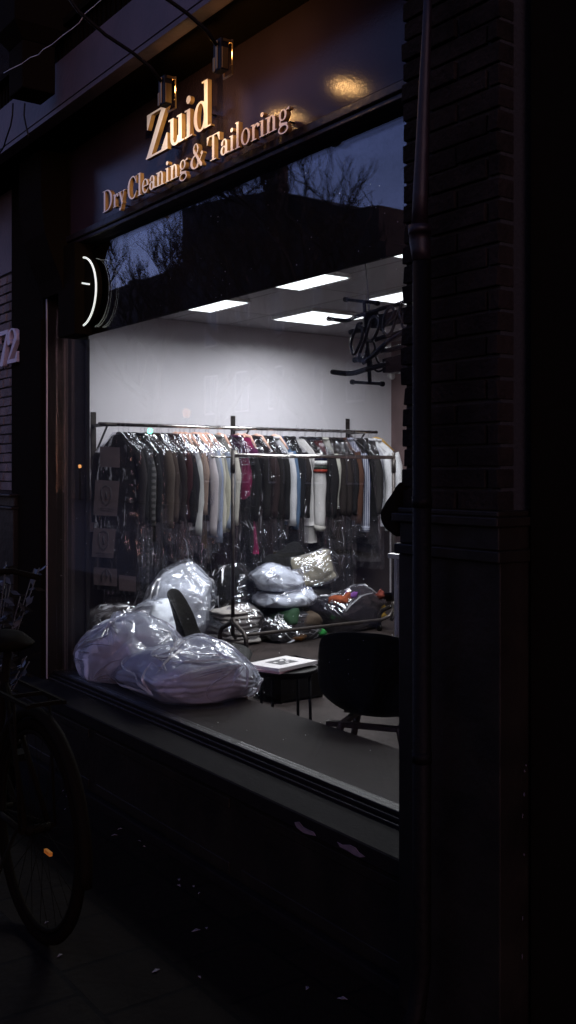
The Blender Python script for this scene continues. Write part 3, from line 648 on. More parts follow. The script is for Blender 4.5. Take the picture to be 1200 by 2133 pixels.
# ================================================================ WALL RAIL
XRAIL=XW+.36
y0r=YX(203,XRAIL-.0); y1r=YX(785,XRAIL); RZ=PXp(500,892,XRAIL).z
print('rail z',RZ,'y',y0r,y1r)
rail=empty('clothes_rail',(XRAIL,y0r,RZ-.3),'long wall-mounted steel clothes rail crowded with hangers','clothes rail')
m=MB(); m.tube([(XRAIL,YX(241,XRAIL),RZ),(XRAIL,y1r,RZ)],.017,14); m.build('rail_tube',M_chrome,rail)
m=MB(); m.tube([(XRAIL,YX(206,XRAIL),RZ),(XRAIL,YX(242,XRAIL),RZ)],.019,12); m.build('rail_end',M_steel,rail)
for px,top in ((197,858),(488,866),(727,872)):
    y=YX(px,XW+.03); zt=PXp(px,top,XW+.03).z
    m=MB(); m.box(XW+.001,XW+.012,y-.025,y+.025,RZ-.42,zt); m.box(XW+.012,XW+.02,y-.008,y+.008,zt-.05,zt-.034); m.bar((XW+.012,y,RZ),(XRAIL-.0,y,RZ),.03,.03); m.bar((XW+.012,y,RZ-.30),(XRAIL-.06,y,RZ-.015),.014,.014)
    m.build('bracket',M_steel,rail)

# ================================================================ GARMENTS
def fbm(x,y,z,o=3):
    return noise.fractal(Vector((x,y,z)),.9,2.1,o)
def garment_body(xc,yc,ztop,zbot,hw,hem,th,slope,seed,nl=16,na=26,neck=.055,tiers=0,fold=.010):
    """closed cloth: neck, sloping shoulders, body; loops in x (width) and y (thickness)"""
    m=MB(); base=0; Lv=[]
    zsh=ztop-slope
    hs=[(ztop,neck,.45),(ztop-.012,neck+.02,.7),(ztop-slope*.35,neck+(hw-neck)*.42,.85),(ztop-slope*.7,neck+(hw-neck)*.78,.95),(zsh,hw*.96,1.0),(zsh-.03,hw*1.0,1.0)]
    for i in range(1,nl+1):
        f=i/nl; z=zsh-.03+(zbot-zsh+.03)*f; w=hw+(hem-hw)*f
        if tiers:
            ft=(f*tiers)%1 if f<.999 else 1; w=hw*.75+(hem-hw*.75)*(f*.55+.45*ft*f**.3)
        hs.append((z,w,1+.25*f))
    nlev=len(hs)
    for li,(z,w,tf) in enumerate(hs):
        for k in range(na):
            a=2*math.pi*k/na; ca,sa=math.cos(a),math.sin(a)
            ex=abs(ca)**.7*(1 if ca>=0 else -1); ey=abs(sa)**.8*(1 if sa>=0 else -1)
            fo=fold*fbm(seed*7.3+ca*3+k*.35, z*1.6, seed)*min(1,li/6)*1.6
            fz=0.012*fbm(seed+ca*2,sa*2,3.1) if li==nlev-1 else 0
            m.v.append((xc+(w+fo*.6)*ex, yc+(th*tf+fo)*ey+.012*math.sin(z*5+seed)*min(1,li/8), z+fz))
    for i in range(nlev-1):
        for k in range(na):
            a=i*na+k; b=i*na+(k+1)%na; m.f.append((a,b,b+na,a+na)); m.sm.append(True)
    m.f.append(tuple(range(na))); m.sm.append(False)
    m.f.append(tuple((nlev-1)*na+k for k in range(na))[::-1]); m.sm.append(False)
    return m
def sleeve(m,xc,yc,zsh,hw,side,length,seed,r0=.062,r1=.036,yoff=-.012):
    pts=[];rs=[]
    n=11
    for i in range(n):
        f=i/(n-1); x=xc+side*(hw-.045+.055*math.sin(min(1,f*2.2)*math.pi/2)+.005*math.sin(seed+f*5)-.018*f)
        pts.append((x,yc+yoff*min(1,f*2)+.01*math.sin(seed*2+f*6),zsh+.015-length*f)); rs.append((r0*(.8+.2*min(1,f*4)))*(1-f)+r1*f+.003*math.sin(seed*3+f*17))
    b=len(m.v); m.tube(pts,rs,10)
    for k in range(b,len(m.v)):
        v=m.v[k]; i=(k-b)//10; m.v[k]=(v[0],yc+(v[1]-yc)*.62,v[2]+.006*math.sin(k*1.7))
def film_cover(xc,yc,ztop,zbot,hw,th,seed,nl=30,na=34,crease=.020,flare=.008):
    m=MB(); hs=[(ztop+.012,.05),(ztop-.005,.07),(ztop-.055,hw*.45),(ztop-.115,hw*.78),(ztop-.17,hw)]
    for i in range(1,nl+1):
        f=i/nl; hs.append((ztop-.17+(zbot-ztop+.17)*f, hw+flare*f))
    for li,(z,w) in enumerate(hs):
        g=min(1,li/5)
        for k in range(na):
            a=2*math.pi*k/na; ca,sa=math.cos(a),math.sin(a)
            ex=abs(ca)**.75*(1 if ca>=0 else -1); ey=abs(sa)**.7*(1 if sa>=0 else -1)
            d,_=noise.voronoi(Vector((ca*2.2+seed*3,sa*1.4+seed,z*2.6))); cr=(d[1]-d[0])
            pl=.5+.5*math.sin(k*1.9+seed+2*math.sin(z*3))
            o=g*(crease*(cr-.35)+.012*(pl-.5))
            jag=.03*fbm(ca*3+seed,sa*3,z) if li==len(hs)-1 else 0
            m.v.append((xc+(w+o)*ex, yc+(th+o*1.3)*ey+.010*math.sin(z*4+seed)*g, z+jag))
    for i in range(len(hs)-1):
        for k in range(na):
            a=i*na+k; b=i*na+(k+1)%na; m.f.append((a,b,b+na,a+na)); m.sm.append((k+i)%3!=0)
    return m
def hanger(xc,yc,zr,mt,seed,wide=.19):
    m=MB(); z=zr
    hk=[(xc,yc+.0, z-.085),(xc,yc,z-.05),(xc-.004,yc,z-.03)]+[(xc+.021*math.cos(R(a)),yc,z+.021*math.sin(R(a))) for a in (-70,-35,0,35,70,105,140,170)]
    m.tube(hk,.0017,5)
    return m
GR='garments on hangers along the wall rail'
W,Gy,Cr,Be=(.72,.72,.76),(.30,.30,.34),(.58,.52,.38),(.46,.30,.24)
Bk,Bn,Mr,Nv,Db=(.012,.011,.013),(.050,.035,.03),(.060,.018,.022),(.02,.022,.045),(.14,.20,.33)
# visible edge px, kind, colour, hem py, half width, film kind, label
GL=[
 (268,'bag',(.030,.024,.026),1232,.235,'V','long dark coat in crest-printed film at the left end of the rail'),
 (292,'coat',(.012,.011,.012),1165,.22,'D','black coat second from the left end of the rail, beside the crest-printed bag'),
 (318,'check','check',1170,.23,'D','dark checked overshirt in film right of the black coat'),
 (330,'coat',Bk,1205,.21,'V','long black coat in creased film just left of the tall clear bag'),
 (347,'dress',(.045,.04,.042),1228,.20,'V','longest garment bag at the left, tall clear film hanging almost to the white sack'),
 (356,'shirt',(.10,.075,.062),1092,.20,'V','taupe shirt with a white cuff right of the tall clear bag'),
 (366,'shirt',(.075,.052,.045),1080,.20,'V','brown shirt beside the taupe shirt'),
 (373,'jacket',(.03,.022,.022),1112,.20,'D','very dark brown jacket right of the brown shirt'),
 (381,'jacket',(.028,.020,.022),1108,.20,'V','charcoal jacket with bluish film over its shoulder'),
 (388,'dress',(.07,.016,.016),1148,.19,'D','dark red dress showing low between the charcoal jacket and the black one'),
 (395,'jacket',(.05,.014,.018),1100,.20,'D','maroon-collared black jacket in film'),
 (402,'jacket',Bk,1110,.20,'V','black jacket left of the light grey shirt'),
 (409,'shirt',(.03,.028,.035),1096,.20,'V','near-black shirt touching the light grey shirt'),
 (417,'shirt',(.50,.50,.50),1106,.205,'V','light grey shirt with a long straight sleeve'),
 (427,'shirt',(.36,.26,.22),1062,.205,'V','dusty pink shirt with a short bent sleeve'),
 (431,'jacket',(.02,.02,.035),1120,.20,'D','midnight blue jacket right of the dusty pink shirt'),
 (436,'dress',(.16,.095,.03),1130,.19,'V','mustard brown dress beside the blue jacket'),
 (447,'shirt',(.52,.47,.50),1110,.21,'V','pale pinkish white shirt in crumpled film'),
 (452,'shirt',(.36,.37,.42),1100,.21,'V','silver grey shirt in crumpled film'),
 (458,'shirt',(.30,.34,.46),1120,.21,'V','pale blue shirt with a square cuff left of the cream shirts'),
 (466,'shirt',(.56,.53,.46),1113,.21,'V','cream shirt, left of the two beside the rolling rack post'),
 (474,'shirt',(.48,.46,.37),1115,.21,'V','yellowish cream shirt, right of the two beside the rolling rack post'),
 (481,'shirt',(.30,.35,.45),1112,.21,'V','blue-grey shirt directly behind the left post of the rolling rack'),
 (493,'shirt',(.50,.47,.42),1102,.21,'V','ecru shirt emerging right of the rack post'),
 (501,'dress',(.05,.03,.035),1150,.17,'D','dark plum dress behind the magenta dress'),
 (521,'tier',(.36,.02,.115),1153,.125,'V','bright magenta tiered dress'),
 (530,'jacket',(.14,.02,.10),950,.19,'V','short violet top peeking out above the magenta dress'),
 (534,'coat',Bk,1150,.20,'D','long black coat right of the magenta dress'),
 (545,'dress',(.03,.024,.022),1160,.20,'D','dark brown dress fourth hanger right of the magenta dress'),
 (556,'coat',(.016,.014,.015),1140,.20,'D','black coat with sparkling film above the yellow trouser leg'),
 (566,'trousers',(.20,.15,.02),1182,.10,None,'dark yellow trousers hanging low above the white pillows'),
 (574,'jacket',(.035,.02,.022),1115,.20,'D','brown-black jacket in sparkling film'),
 (586,'jacket',Bk,1125,.20,'D','black jacket with a pale collar left of the white shirt'),
 (598,'coat',Bk,1135,.20,'D','wide black coat immediately left of the bare white shirt'),
 (611,'shirt',(.62,.62,.66),1098,.20,None,'uncovered white shirt beside the denim shirt'),
 (617,'shirt',(.12,.20,.34),1105,.20,None,'blue denim shirt beside the white shirt'),
 (628,'coat',(.012,.012,.016),1092,.20,'D','black puffer coat in shiny film right of the denim shirt'),
 (640,'jacket',(.016,.013,.014),1100,.20,'D','black jacket touching the striped white hoodie'),
 (668,'hoodie',(.62,.60,.60),1106,.235,None,'white hoodie with navy, white and red bands on its sleeve'),
 (679,'coat',Bk,1140,.20,'D','black coat in rippled film right of the white hoodie'),
 (689,'dress',(.16,.010,.012),1108,.19,'D','red dress in film between two black coats'),
 (697,'coat',(.014,.013,.015),1170,.20,'D','long black coat right of the red dress'),
 (706,'shirt',(.55,.54,.48),1062,.17,None,'off-white pointed sleeve hanging among the black coats'),
 (716,'coat',(.03,.022,.02),1195,.20,'D','long brown-black gown right of the off-white sleeve'),
 (727,'coat',(.035,.026,.024),1215,.20,'D','longest dark gown on the right half of the rail, its film hanging low'),
 (740,'jacket',(.016,.014,.016),1150,.20,'D','black jacket with crinkled silver film at the shoulder'),
 (750,'shirt',(.12,.05,.03),1090,.20,'D','rust brown shirt just left of the striped shirt'),
 (765,'stripe','stripe',1106,.205,'V','blue and white striped shirt'),
 (778,'skirt',(.009,.009,.010),1084,.19,None,'black flared dress right of the striped shirt'),
 (790,'jacket',(.05,.045,.045),1120,.19,'V','grey jacket in clear film between the black dress and the white shirts'),
 (799,'dress',(.10,.085,.085),1170,.17,'V','long empty-looking clear film bag near the end of the rail'),
 (812,'shirt',(1.1,1.1,1.15),1108,.20,None,'white shirt with its sleeve hanging left of the rack post'),
 (846,'shirt',(1.25,1.25,1.3),1030,.25,None,'white shirt on a wooden hanger at the right end of the rail'),
]
M_check=stripemat('checked_cloth',(.010,.010,.012),(.050,.047,.05),5.5,'X',True)
M_stripe=stripemat('striped_cloth',(.36,.37,.42),(.03,.04,.10),16,'X')
M_cuff=stripemat('striped_cuff',(.36,.37,.42),(.03,.04,.10),16,'Z')
rg=random.Random(11)
for i,(px,kind,cc,hem,hw,fk,lab) in enumerate(GL):
    if kind in('coat','jacket','dress','shirt') and fk: hw*=rg.uniform(.84,1.08); hem+=rg.uniform(-8,14)
    PHI=R(38)+R(rg.uniform(-5,5)); PHI=R(58) if px==846 else R(48) if px==812 else PHI; cphi,sphi=math.cos(PHI),math.sin(PHI)
    xnear=XRAIL+hw*cphi; y=YX(px-1,xnear)-hw*sphi; x=XRAIL+rg.uniform(-.006,.006)
    hem=hem+(rg.choice([25,45,60,75,90]) if (fk=='D' and kind in('jacket','coat','dress','check') and hem<1190) else 0)
    zbot=PXp(px,hem,xnear).z; ztop=RZ-.092; seed=i*1.37+.5
    if kind=='bag': y=YX(247,XRAIL); 
    y=max(y,YX(247,XRAIL)+(0 if kind=='bag' else .03+.018*i)); y=min(y,y1r-.012)
    nm={'bag':'garment_bag','coat':'hanging_coat','check':'hanging_shirt','dress':'hanging_dress','tier':'hanging_dress','jacket':'hanging_jacket','shirt':'hanging_shirt','stripe':'hanging_shirt','hoodie':'hanging_hoodie','skirt':'hanging_dress','trousers':'hanging_trousers'}[kind]
    cat=nm.split('_')[-1] if nm!='garment_bag' else 'garment bag'
    t=empty(nm,(x,y,RZ-.09),lab,cat,GR,rz=PHI)
    mt=M_check if cc=='check' else M_stripe if cc=='stripe' else cloth(cc)
    sl=rg.uniform(.15,.185)
    th=rg.uniform(.020,.030)
    if kind=='trousers':
        g=MB(); 
        for s in (0,1):
            g.tube([(x-.02+s*.07,y,ztop-.03),(x+.0+s*.07,y,ztop-.4),(x+.01+s*.08,y+.01,ztop-.9),(x+.10+s*.05,y,zbot)],[.03,.035,.04,.035],10)
        g.build('cloth',mt,t,fixn=False)
    else:
        if kind=='tier':
            g=MB(); zc_=ztop
            g=garment_body(x+.06,y,ztop,zbot,hw,hw*1.28,th*1.2,.14,seed,tiers=3,nl=27,fold=.006)
        elif kind=='skirt': g=garment_body(x,y,ztop,zbot,hw*.8,hw*1.25,th*1.2,sl,seed)
        else: g=garment_body(x,y,ztop,zbot+ (.06 if kind in('shirt','stripe','hoodie') else 0),hw-.035,hw-.02,th*.8,sl,seed,fold=.012)
        if kind in('shirt','jacket','coat','check','hoodie','stripe','bag'):
            zsh=ztop-sl; Ls=(zsh-zbot) if kind in('shirt','stripe','hoodie') else min(.66,(zsh-zbot)*.85)
            big=1.35 if kind=='hoodie' else 1
            if lab.startswith('off-white pointed'):
                sleeve(g,x,y,zsh,hw,1,Ls,seed,.05,.008)
            else:
                sleeve(g,x,y,zsh,hw,1,Ls,seed,.056*big,(.040 if kind!='hoodie' else .055)*1.0)
                sleeve(g,x,y,zsh,hw,-1,Ls*.97,seed+2,.056,.036)
        if kind in('jacket','coat','shirt','check','stripe'):      # collar
            g.tube([(x+.06*math.cos(R(a)),y+.035*math.sin(R(a)),ztop+.008+.006*math.sin(R(2*a))) for a in range(0,361,40)],.014,6,caps=False)
        go=g.build('cloth',mt,t,fixn=False)
        if kind=='stripe':
            g=MB(); g.tube([(x+hw-.005,y-.012,zbot+.055),(x+hw-.008,y-.012,zbot-.012)],[.044,.043],12); g.build('cuff',M_cuff,t)
        if kind=='hoodie':
            for (zz,h_,c_) in ((-.20,.05,(.02,.03,.10)),(-.252,.045,(.7,.7,.7)),(-.30,.030,(.03,.045,.03)),(-.333,.032,(.35,.04,.02))):
                g=MB(); zz=zz+ztop; f=.8; g.tube([(x+hw+.002,y-.012,zz+h_/2),(x+hw+.002,y-.012,zz-h_/2)],.0735,14)
                for k in range(len(g.v)): v=g.v[k]; g.v[k]=(v[0],y-.012+(v[1]-y+.012)*.66,v[2])
                g.build('sleeve_band',cloth(c_),t)
            g=MB(); g.tube([(x+hw+.0,y-.012,zbot+.055),(x+hw-.01,y-.012,zbot+.0)],[.064,.052],12); g.build('cuff',cloth((.5,.48,.45)),t)
            g=garment_body(x+.05,y+.02,zbot+.3,zbot-.12,.13,.15,.02,.05,seed); g.build('inner_shirt',cloth((.45,.43,.42)),t,fixn=False)
        if kind=='tier': pass
    h=hanger(x,y,RZ,None,seed); h.build('hanger_hook',M_hangm,t,fixn=False)
    pinkish = i in (11,13,14,17,18,19,20,21,23,25,28,31,34) 
    hm = M_hangw if i==len(GL)-1 else (M_hangp if pinkish else M_hangm)
    h=MB(); zz=RZ-.085
    if hm is M_hangm: h.tube([(x-hw+.04,y,zz-.13),(x,y,zz),(x+hw-.04,y,zz-.13)],.003,5)
    else:
        h.tube([(x-hw+.05,y,zz-.12),(x-.06,y,zz+.0),(x,y,zz+.018),(x+.06,y,zz+.0),(x+hw-.05,y,zz-.12)],[.008,.017,.020,.017,.008],8)
    h.build('hanger_bar',hm,t,fixn=False)
    if fk:
        fm=FILM_V if fk=='V' else FILM_D
        ex=rg.uniform(.03,.12) if kind not in('bag',) else .0
        if px<440 and kind!='bag': ex+=.10
        if lab.startswith('longest dark') : ex=.02
        f=film_cover(x,y,ztop+.01,zbot-ex,hw+.010,th+.024,seed,crease=rg.uniform(.018,.032))
        M0=MB(); M0.v=list(f.v); fo_=f.build('film_cover',fm,t,fixn=False); folds(M0,34,35,26 if fk=='V' else 20,seed,fo_,ln=(1.0,4.5),rad=.0042,mt=FILM_G if fk=='V' else FILM_F,jr=(11,34),fan=3,lift=.002,steep=1.2)
    if kind=='bag':
        # printed paper panels with a shield crest, on the face towards the window
        M_print=mat('printed_panel',(.085,.062,.070),.7,var=.1,vscale=8)
        yf=y-th-.048
        tt_=8.95
        def PP(a,b,dy=0): return Vector((x+(a-246)/222, yf+dy, CAMZ+(HY-b)/FPX*tt_))
        for (x0,x1,t0,t1,shield) in ((212,256,928,972,0),(197,250,1000,1076,1),(193,242,1103,1166,1),(198,250,1188,1226,2),(255,292,1203,1236,0)):
            g=MB(); A,B_,C2,D2=PP(x0,t1),PP(x1,t1+2),PP(x1+ (6 if shield==1 else 0),t0+3),PP(x0+ (5 if shield==1 else 0),t0)
            g.add([A,B_,C2,D2]+[(v.x,v.y+.002,v.z) for v in (A,B_,C2,D2)],[(0,1,2,3),(7,6,5,4),(0,4,5,1),(1,5,6,2),(2,6,7,3),(3,7,4,0)])
            pn=g.build('printed_panel',M_print,t)
            if shield:
                cx_,cy_=(x0+x1)/2+3,(t0+t1)/2-4
                pts=[(-11,-16),(-5,-19),(0,-22),(5,-19),(11,-16),(12,0),(8,13),(0,21),(-8,13),(-12,0),(-11,-16)]
                if shield==2: pts=[(-12,16),(-12,2),(-7,-6),(0,-12),(7,-6),(12,2),(12,16)]
                g=MB(); g.tube([PP(cx_+a_*.9,cy_+b_*1.0,-.002) for a_,b_ in pts],.0045,5)
                g.tube([PP(cx_,cy_-9,-.002),PP(cx_+1,cy_+8,-.002)],.006,5)
                for ln in ((27,18),(32,13)) if shield==1 else (): g.tube([PP(cx_-ln[1],cy_+ln[0],-.002),PP(cx_+ln[1],cy_+ln[0]+1,-.002)],.0022,4)
                cr=g.build('crest',MATS.get('crest_ink') or mat('crest_ink',(.03,.024,.03),.7),pn,fixn=False)
# extra empty hangers hooked on the rail
hg=0
for k in range(18):
    y=YX(300+k*26+rg.uniform(-6,6),XRAIL); 
    t=empty('empty_hanger',(XRAIL,y,RZ-.09),'bare wire hanger squeezed between the garments on the wall rail','hanger','bare wire hangers between the garments')
    h=hanger(XRAIL,y,RZ,None,k); h.build('hook',M_hangm,t,fixn=False)
    h=MB(); h.tube([(XRAIL-.17,y,RZ-.18),(XRAIL,y,RZ-.086),(XRAIL+.17,y,RZ-.18)],.0018,5); h.build('shoulder_wire',M_hangm,t,fixn=False)

# ================================================================ ROLLING RACK
XK=-7.35
def floorx(px,py): return PZ(px,py,0)
pL=PZ(492,1352,.0); print('rack left foot',pL); XK=pL.x+.19
yL=YX(485,XK); yR=YX(820,XK); ZT=PXp(560,950,XK).z; ZTp=ZT+.03
print('rack',XK,yL,yR,ZT, 'right foot z',PXp(820,1280,XK).z)
rk=empty('rolling_rack',(XK,(yL+yR)/2,0),'empty rolling garment rack of dark steel tube in front of the wall rail','garment rack')
m=MB(); m.tube([(XK,yL+.01,ZT),(XK,yR,ZT)],.017,12); m.build('top_bar',M_chrome,rk)
m=MB(); m.tube([(XK,YX(440,XK),ZT-.012),(XK,yL,ZT-.012)],.007,8); m.tube([(XK,YX(440,XK)-.004,ZT-.012),(XK,YX(440,XK)+.01,ZT-.012)],.013,8); m.build('side_hook',M_chrome,rk)
for y in (yL,yR):
    m=MB(); m.tube([(XK,y,.22),(XK,y,ZT+.045)],.0165,12); m.tube([(XK,y,ZT-.14),(XK,y,ZT-.02)],.021,12); m.build('post',M_steel,rk)
    m=MB(); m.tube([(XK,y,.30),(XK+.02,y,.26),(XK+.16,y,.20),(XK+.20,y,.15),(XK+.20,y,.06)],.019,10); m.tube([(XK,y,.30),(XK-.02,y,.26),(XK-.16,y,.20),(XK-.20,y,.15),(XK-.20,y,.06)],.019,10)
    m.tube([(XK,y,.3),(XK,y,.17),(XK,y+.03*(1 if y==yL else -1),.13)],.017,10); m.build('foot',M_steel,rk)
    for s in (-1,1):
        m=MB(); m.lathe((XK+s*.20,y-.012,.034),[(.02,0),(.034,.004),(.034,.020),(.02,.024)],16,'y'); m.build('caster',M_iron,rk)
m=MB(); m.tube([(XK,yL,.155),(XK,yL+.12,.145),(XK,yR-.15,.145),(XK,yR-.05,.17),(XK,yR,.23)],.016,10); m.build('lower_bar',M_steel,rk)

def clampz(m,zmin):
    m.v=[(v[0],v[1],max(v[2],zmin+.0005*abs(math.sin(i)))) for i,v in enumerate(m.v)]; return m
# ================================================================ BAGS
def sq(v,e): return math.copysign(abs(v)**e,v)
def pillow(c,size,rz=0,tx=0,ty=0,seed=0,nu=60,nv=34,e1=.75,e2=.6,amp=.05,ridge=.04,sc=5,infl=-.006,corner=0,film=False,crumple=True,dens=1,grooves=False,taper=0):
    m=MB(); Rm=Matrix.Rotation(rz,3,'Z')@Matrix.Rotation(ty,3,'Y')@Matrix.Rotation(tx,3,'X'); c=Vector(c)
    for j in range(nv+1):
        ph=-math.pi/2+math.pi*j/nv
        for i in range(nu):
            th=2*math.pi*i/nu
            x=sq(math.cos(ph),e1)*sq(math.cos(th),e2); y=sq(math.cos(ph),e1)*sq(math.sin(th),e2); z=sq(math.sin(ph),.9)
            p=Vector((x*size[0]/2,y*size[1]/2,z*size[2]/2)); n=Vector((x/size[0],y/size[1],z/size[2])).normalized()
            if corner:
                k=(abs(x)*abs(y))**2; p.z-= -0; p.x+=corner*k*math.copysign(1,x); p.y+=corner*k*math.copysign(1,y); p.z*=1-.45*k
            sv=Vector((seed,seed*1.7,seed*.3)); q=p*sc+sv
            d,_=noise.voronoi(q*.8); e=d[1]-d[0]
            o=amp*noise.noise(q*.55)*1.3+ridge*(.35*min(e,.5))+ridge*.8*(.5-abs(noise.noise(q*1.4)))-ridge*.5*(math.exp(-e/.08))
            o=(infl+o*.25) if film else (infl+o)
            if grooves and not film:
                zz=p.z+.006*noise.noise(Vector((p.x*9,p.y*9,seed))); side=max(0,1-abs(n.z)*1.15)
                for gz in (-.045,-.010,.028): o-=.016*side*math.exp(-((zz-gz)/.007)**2)
            if z<-.5: o*= .3
            m.v.append(tuple(p)+tuple(n)+(o,))
    A=np.array(m.v); P3=A[:,:3]; N3=A[:,3:6]; O=A[:,6]
    if film or crumple:
        rr=random.Random(int(seed*1000)); S=np.array(size)/2; L0=float(np.mean(S))
        K=int((150 if film else 40)*dens)
        hubs=[]
        for _ in range(max(3,K//14)):
            v=Vector((rr.gauss(0,1),rr.gauss(0,1),rr.gauss(.25,.8))).normalized(); hubs.append(v)
        for k in range(K):
            h=hubs[rr.randrange(len(hubs))]; w=Vector((rr.gauss(0,1),rr.gauss(0,1),rr.gauss(0,1))).normalized()
            c0=(h+w*rr.uniform(.0,.5)).normalized(); dr=(w-c0*w.dot(c0)).normalized()
            ln=rr.uniform(.25,.95)*L0*(1.0 if film else 1.3); wd=rr.uniform(.010,.034)*(1 if film else 1.6); hh=rr.uniform(.4,1)*ridge*(.62 if film else .5)*rr.choice((1,1,1,-.8))
            a0=np.array([c0.x*S[0],c0.y*S[1],c0.z*S[2]]); dv=np.array([dr.x,dr.y,dr.z])
            rel=P3-a0; t=rel@dv; perp=rel-np.outer(t,dv); dist=np.sqrt((perp**2).sum(1))
            f=np.clip(t/ln,0,1); ok=(t>-.01)&(t<ln); O=O+np.where(ok,hh*np.clip(1-dist/(wd*(1.25-f)),0,None)*(1-f)**.6,0)
    if film or crumple:
        U=P3/(np.array(size)/2); pr_=random.Random(int(seed*77)+5); NP_=int(90*dens)
        for k in range(NP_):
            v=Vector((pr_.gauss(0,1),pr_.gauss(0,1),pr_.gauss(.15,1))).normalized(); nn=np.array(v); dt=U@nn; mx_=dt.max(); h=mx_*pr_.uniform(.89,.985)
            kf=np.where(dt>h,h/np.maximum(dt,1e-6),1.0); kf=1-(1-kf)*.8; U=U*kf[:,None]
        P3=U*(np.array(size)/2)
        if taper:
            tp=np.clip((U[:,1]-.25)/.75,0,1); P3[:,2]-=size[2]*taper*tp**1.5*(U[:,2]*.5+.5); tq=np.clip((-U[:,0]-.1)/.9,0,1); P3[:,2]-=size[2]*.22*tq*(U[:,2]*.5+.5)
        sg=np.array([noise.noise(Vector((a*3.1+seed,b*3.1,seed))) for a,b in zip(P3[:,0],P3[:,1])]); P3[:,2]+=sg*size[2]*.16*(U[:,2]*.5+.5)
    P3=P3+N3*O[:,None]; RM=np.array(Rm); P3=P3@RM.T+np.array(c); m.v=[tuple(v) for v in P3.tolist()]
    for j in range(nv):
        for i in range(nu):
            a=j*nu+i; b=j*nu+(i+1)%nu; m.f.append((a,b,b+nu,a+nu)); m.sm.append(True)
    return m
def facet(m,frac,seed):
    f2=[]; r=random.Random(seed)
    for f in m.f:
        if len(f)==4:
            a,b,c,d=f; f2+= [(a,b,c),(a,c,d)] if r.random()<.5 else [(a,b,d),(b,c,d)]
        else: f2.append(f)
    m.f=f2; m.sm=[False]*len(f2); return m
def clampz(m,zmin):
    m.v=[(v[0],v[1],max(v[2],zmin+.0005*abs(math.sin(i)))) for i,v in enumerate(m.v)]; return m
def bag(name,label,cat,c,size,rz,matc,fm,seed,amp=.03,ridge=.03,tx=0,ty=0,zmin=0.006,nu=64,nv=36,group=None,film_infl=.003,film_ridge=.036,sc=5,extra=None,e1=.75,e2=.6,corner=.03,layers=None,nfold=45,dens=1):
    t=empty(name,(c[0],c[1],zmin),label,cat,group)
    zc=c[2]-size[2]*.12; size=(size[0],size[1],size[2]*1.22); c=(c[0],c[1],zc)
    if layers:
        for k,(lz,lh,mt,ds) in enumerate(layers):
            m=pillow((c[0],c[1],lz),(size[0]*ds,size[1]*ds,lh),rz,tx,ty,seed+k*3,nu,24,e1,e2,amp*.6,ridge*.5,sc*.9); clampz(m,zmin+.002); m.build('fabric',mt,t,fixn=False)
    else:
        m=pillow(c,size,rz,tx,ty,seed,int(nu*1.3),int(nv*1.3),e1*.9,e2*.85,amp,ridge*.8,sc,infl=-.012,corner=corner*.8,dens=dens); clampz(m,zmin+.002); m.build('fabric',matc,t,fixn=False)
    if fm:
        m=pillow(c,size,rz,tx,ty,seed,int(nu*1.6),int(nv*1.6),e1*.9,e2*.85,amp,film_ridge,sc*1.0,infl=film_infl,corner=corner,film=True,dens=dens); clampz(m,zmin); M0=MB(); M0.v=list(m.v); facet(m,.55,seed); fo_=m.build('clear_bag',fm,t,fixn=False); folds(M0,int(nu*1.6),int(nv*1.6)+1,nfold,seed,fo_,ln=(5,20),rad=.008,mt=FILM_F if fm is FILM_C else FILM_G,fan=5,lift=.003)
        # gathered tail of the bag
    return t
# two big duvet bags on the display ledge
LZ2=LZ+.004
pA0=PZ(540,1445,LZ2); pA1=PZ(350,1478,LZ2); print('bagA',pA0,pA1)
bA=empty('duvet_bag',(-4.25,.32,LZ2),'white folded duvet in clear plastic at the front of the ledge, nearest the magazine table','bag of bedding','bagged duvets on the window ledge')
cA=(-4.235,.35,LZ2+.085)
m=pillow(cA,(.74,.58,.33),R(-8),0,0,2,150,80,.6,.48,.025,.020,5,infl=-.014,corner=.05,dens=1.3,grooves=True,taper=.38); clampz(m,LZ2+.002); m.build('duvet_fabric',M_duvet,bA,fixn=False)
m=pillow(cA,(.74,.58,.33),R(-8),0,0,2,190,96,.6,.48,.025,.036,5,infl=.002,corner=.10,film=True,dens=1.3,taper=.38); clampz(m,LZ2); M0=MB(); M0.v=list(m.v); facet(m,.5,3); fo_=m.build('clear_bag',FILM_B,bA,fixn=False); folds(M0,190,97,150,1.2,fo_,ln=(8,38),rad=.0075,fan=8,lift=.002)
bB=empty('duvet_bag',(-4.68,.28,LZ2),'taller duvet in clear plastic at the left end of the ledge','bag of bedding','bagged duvets on the window ledge')
cB=(-4.735,.275,LZ2+.10)
m=pillow(cB,(.52,.50,.42),R(5),0,R(3),4.1,130,70,.78,.6,.035,.024,5,infl=-.014,corner=.02); clampz(m,LZ2+.002); m.build('duvet_fabric',M_duvet,bB,fixn=False)
m=pillow(cB,(.52,.50,.42),R(5),0,R(3),4.1,160,84,.78,.6,.035,.038,5,infl=.002,corner=.03,film=True); clampz(m,LZ2); M0=MB(); M0.v=list(m.v); facet(m,.5,9)
fo_=m.build('clear_bag',FILM_B,bB,fixn=False); folds(M0,160,85,120,2.7,fo_,ln=(7,30),rad=.0075,fan=8,lift=.002)

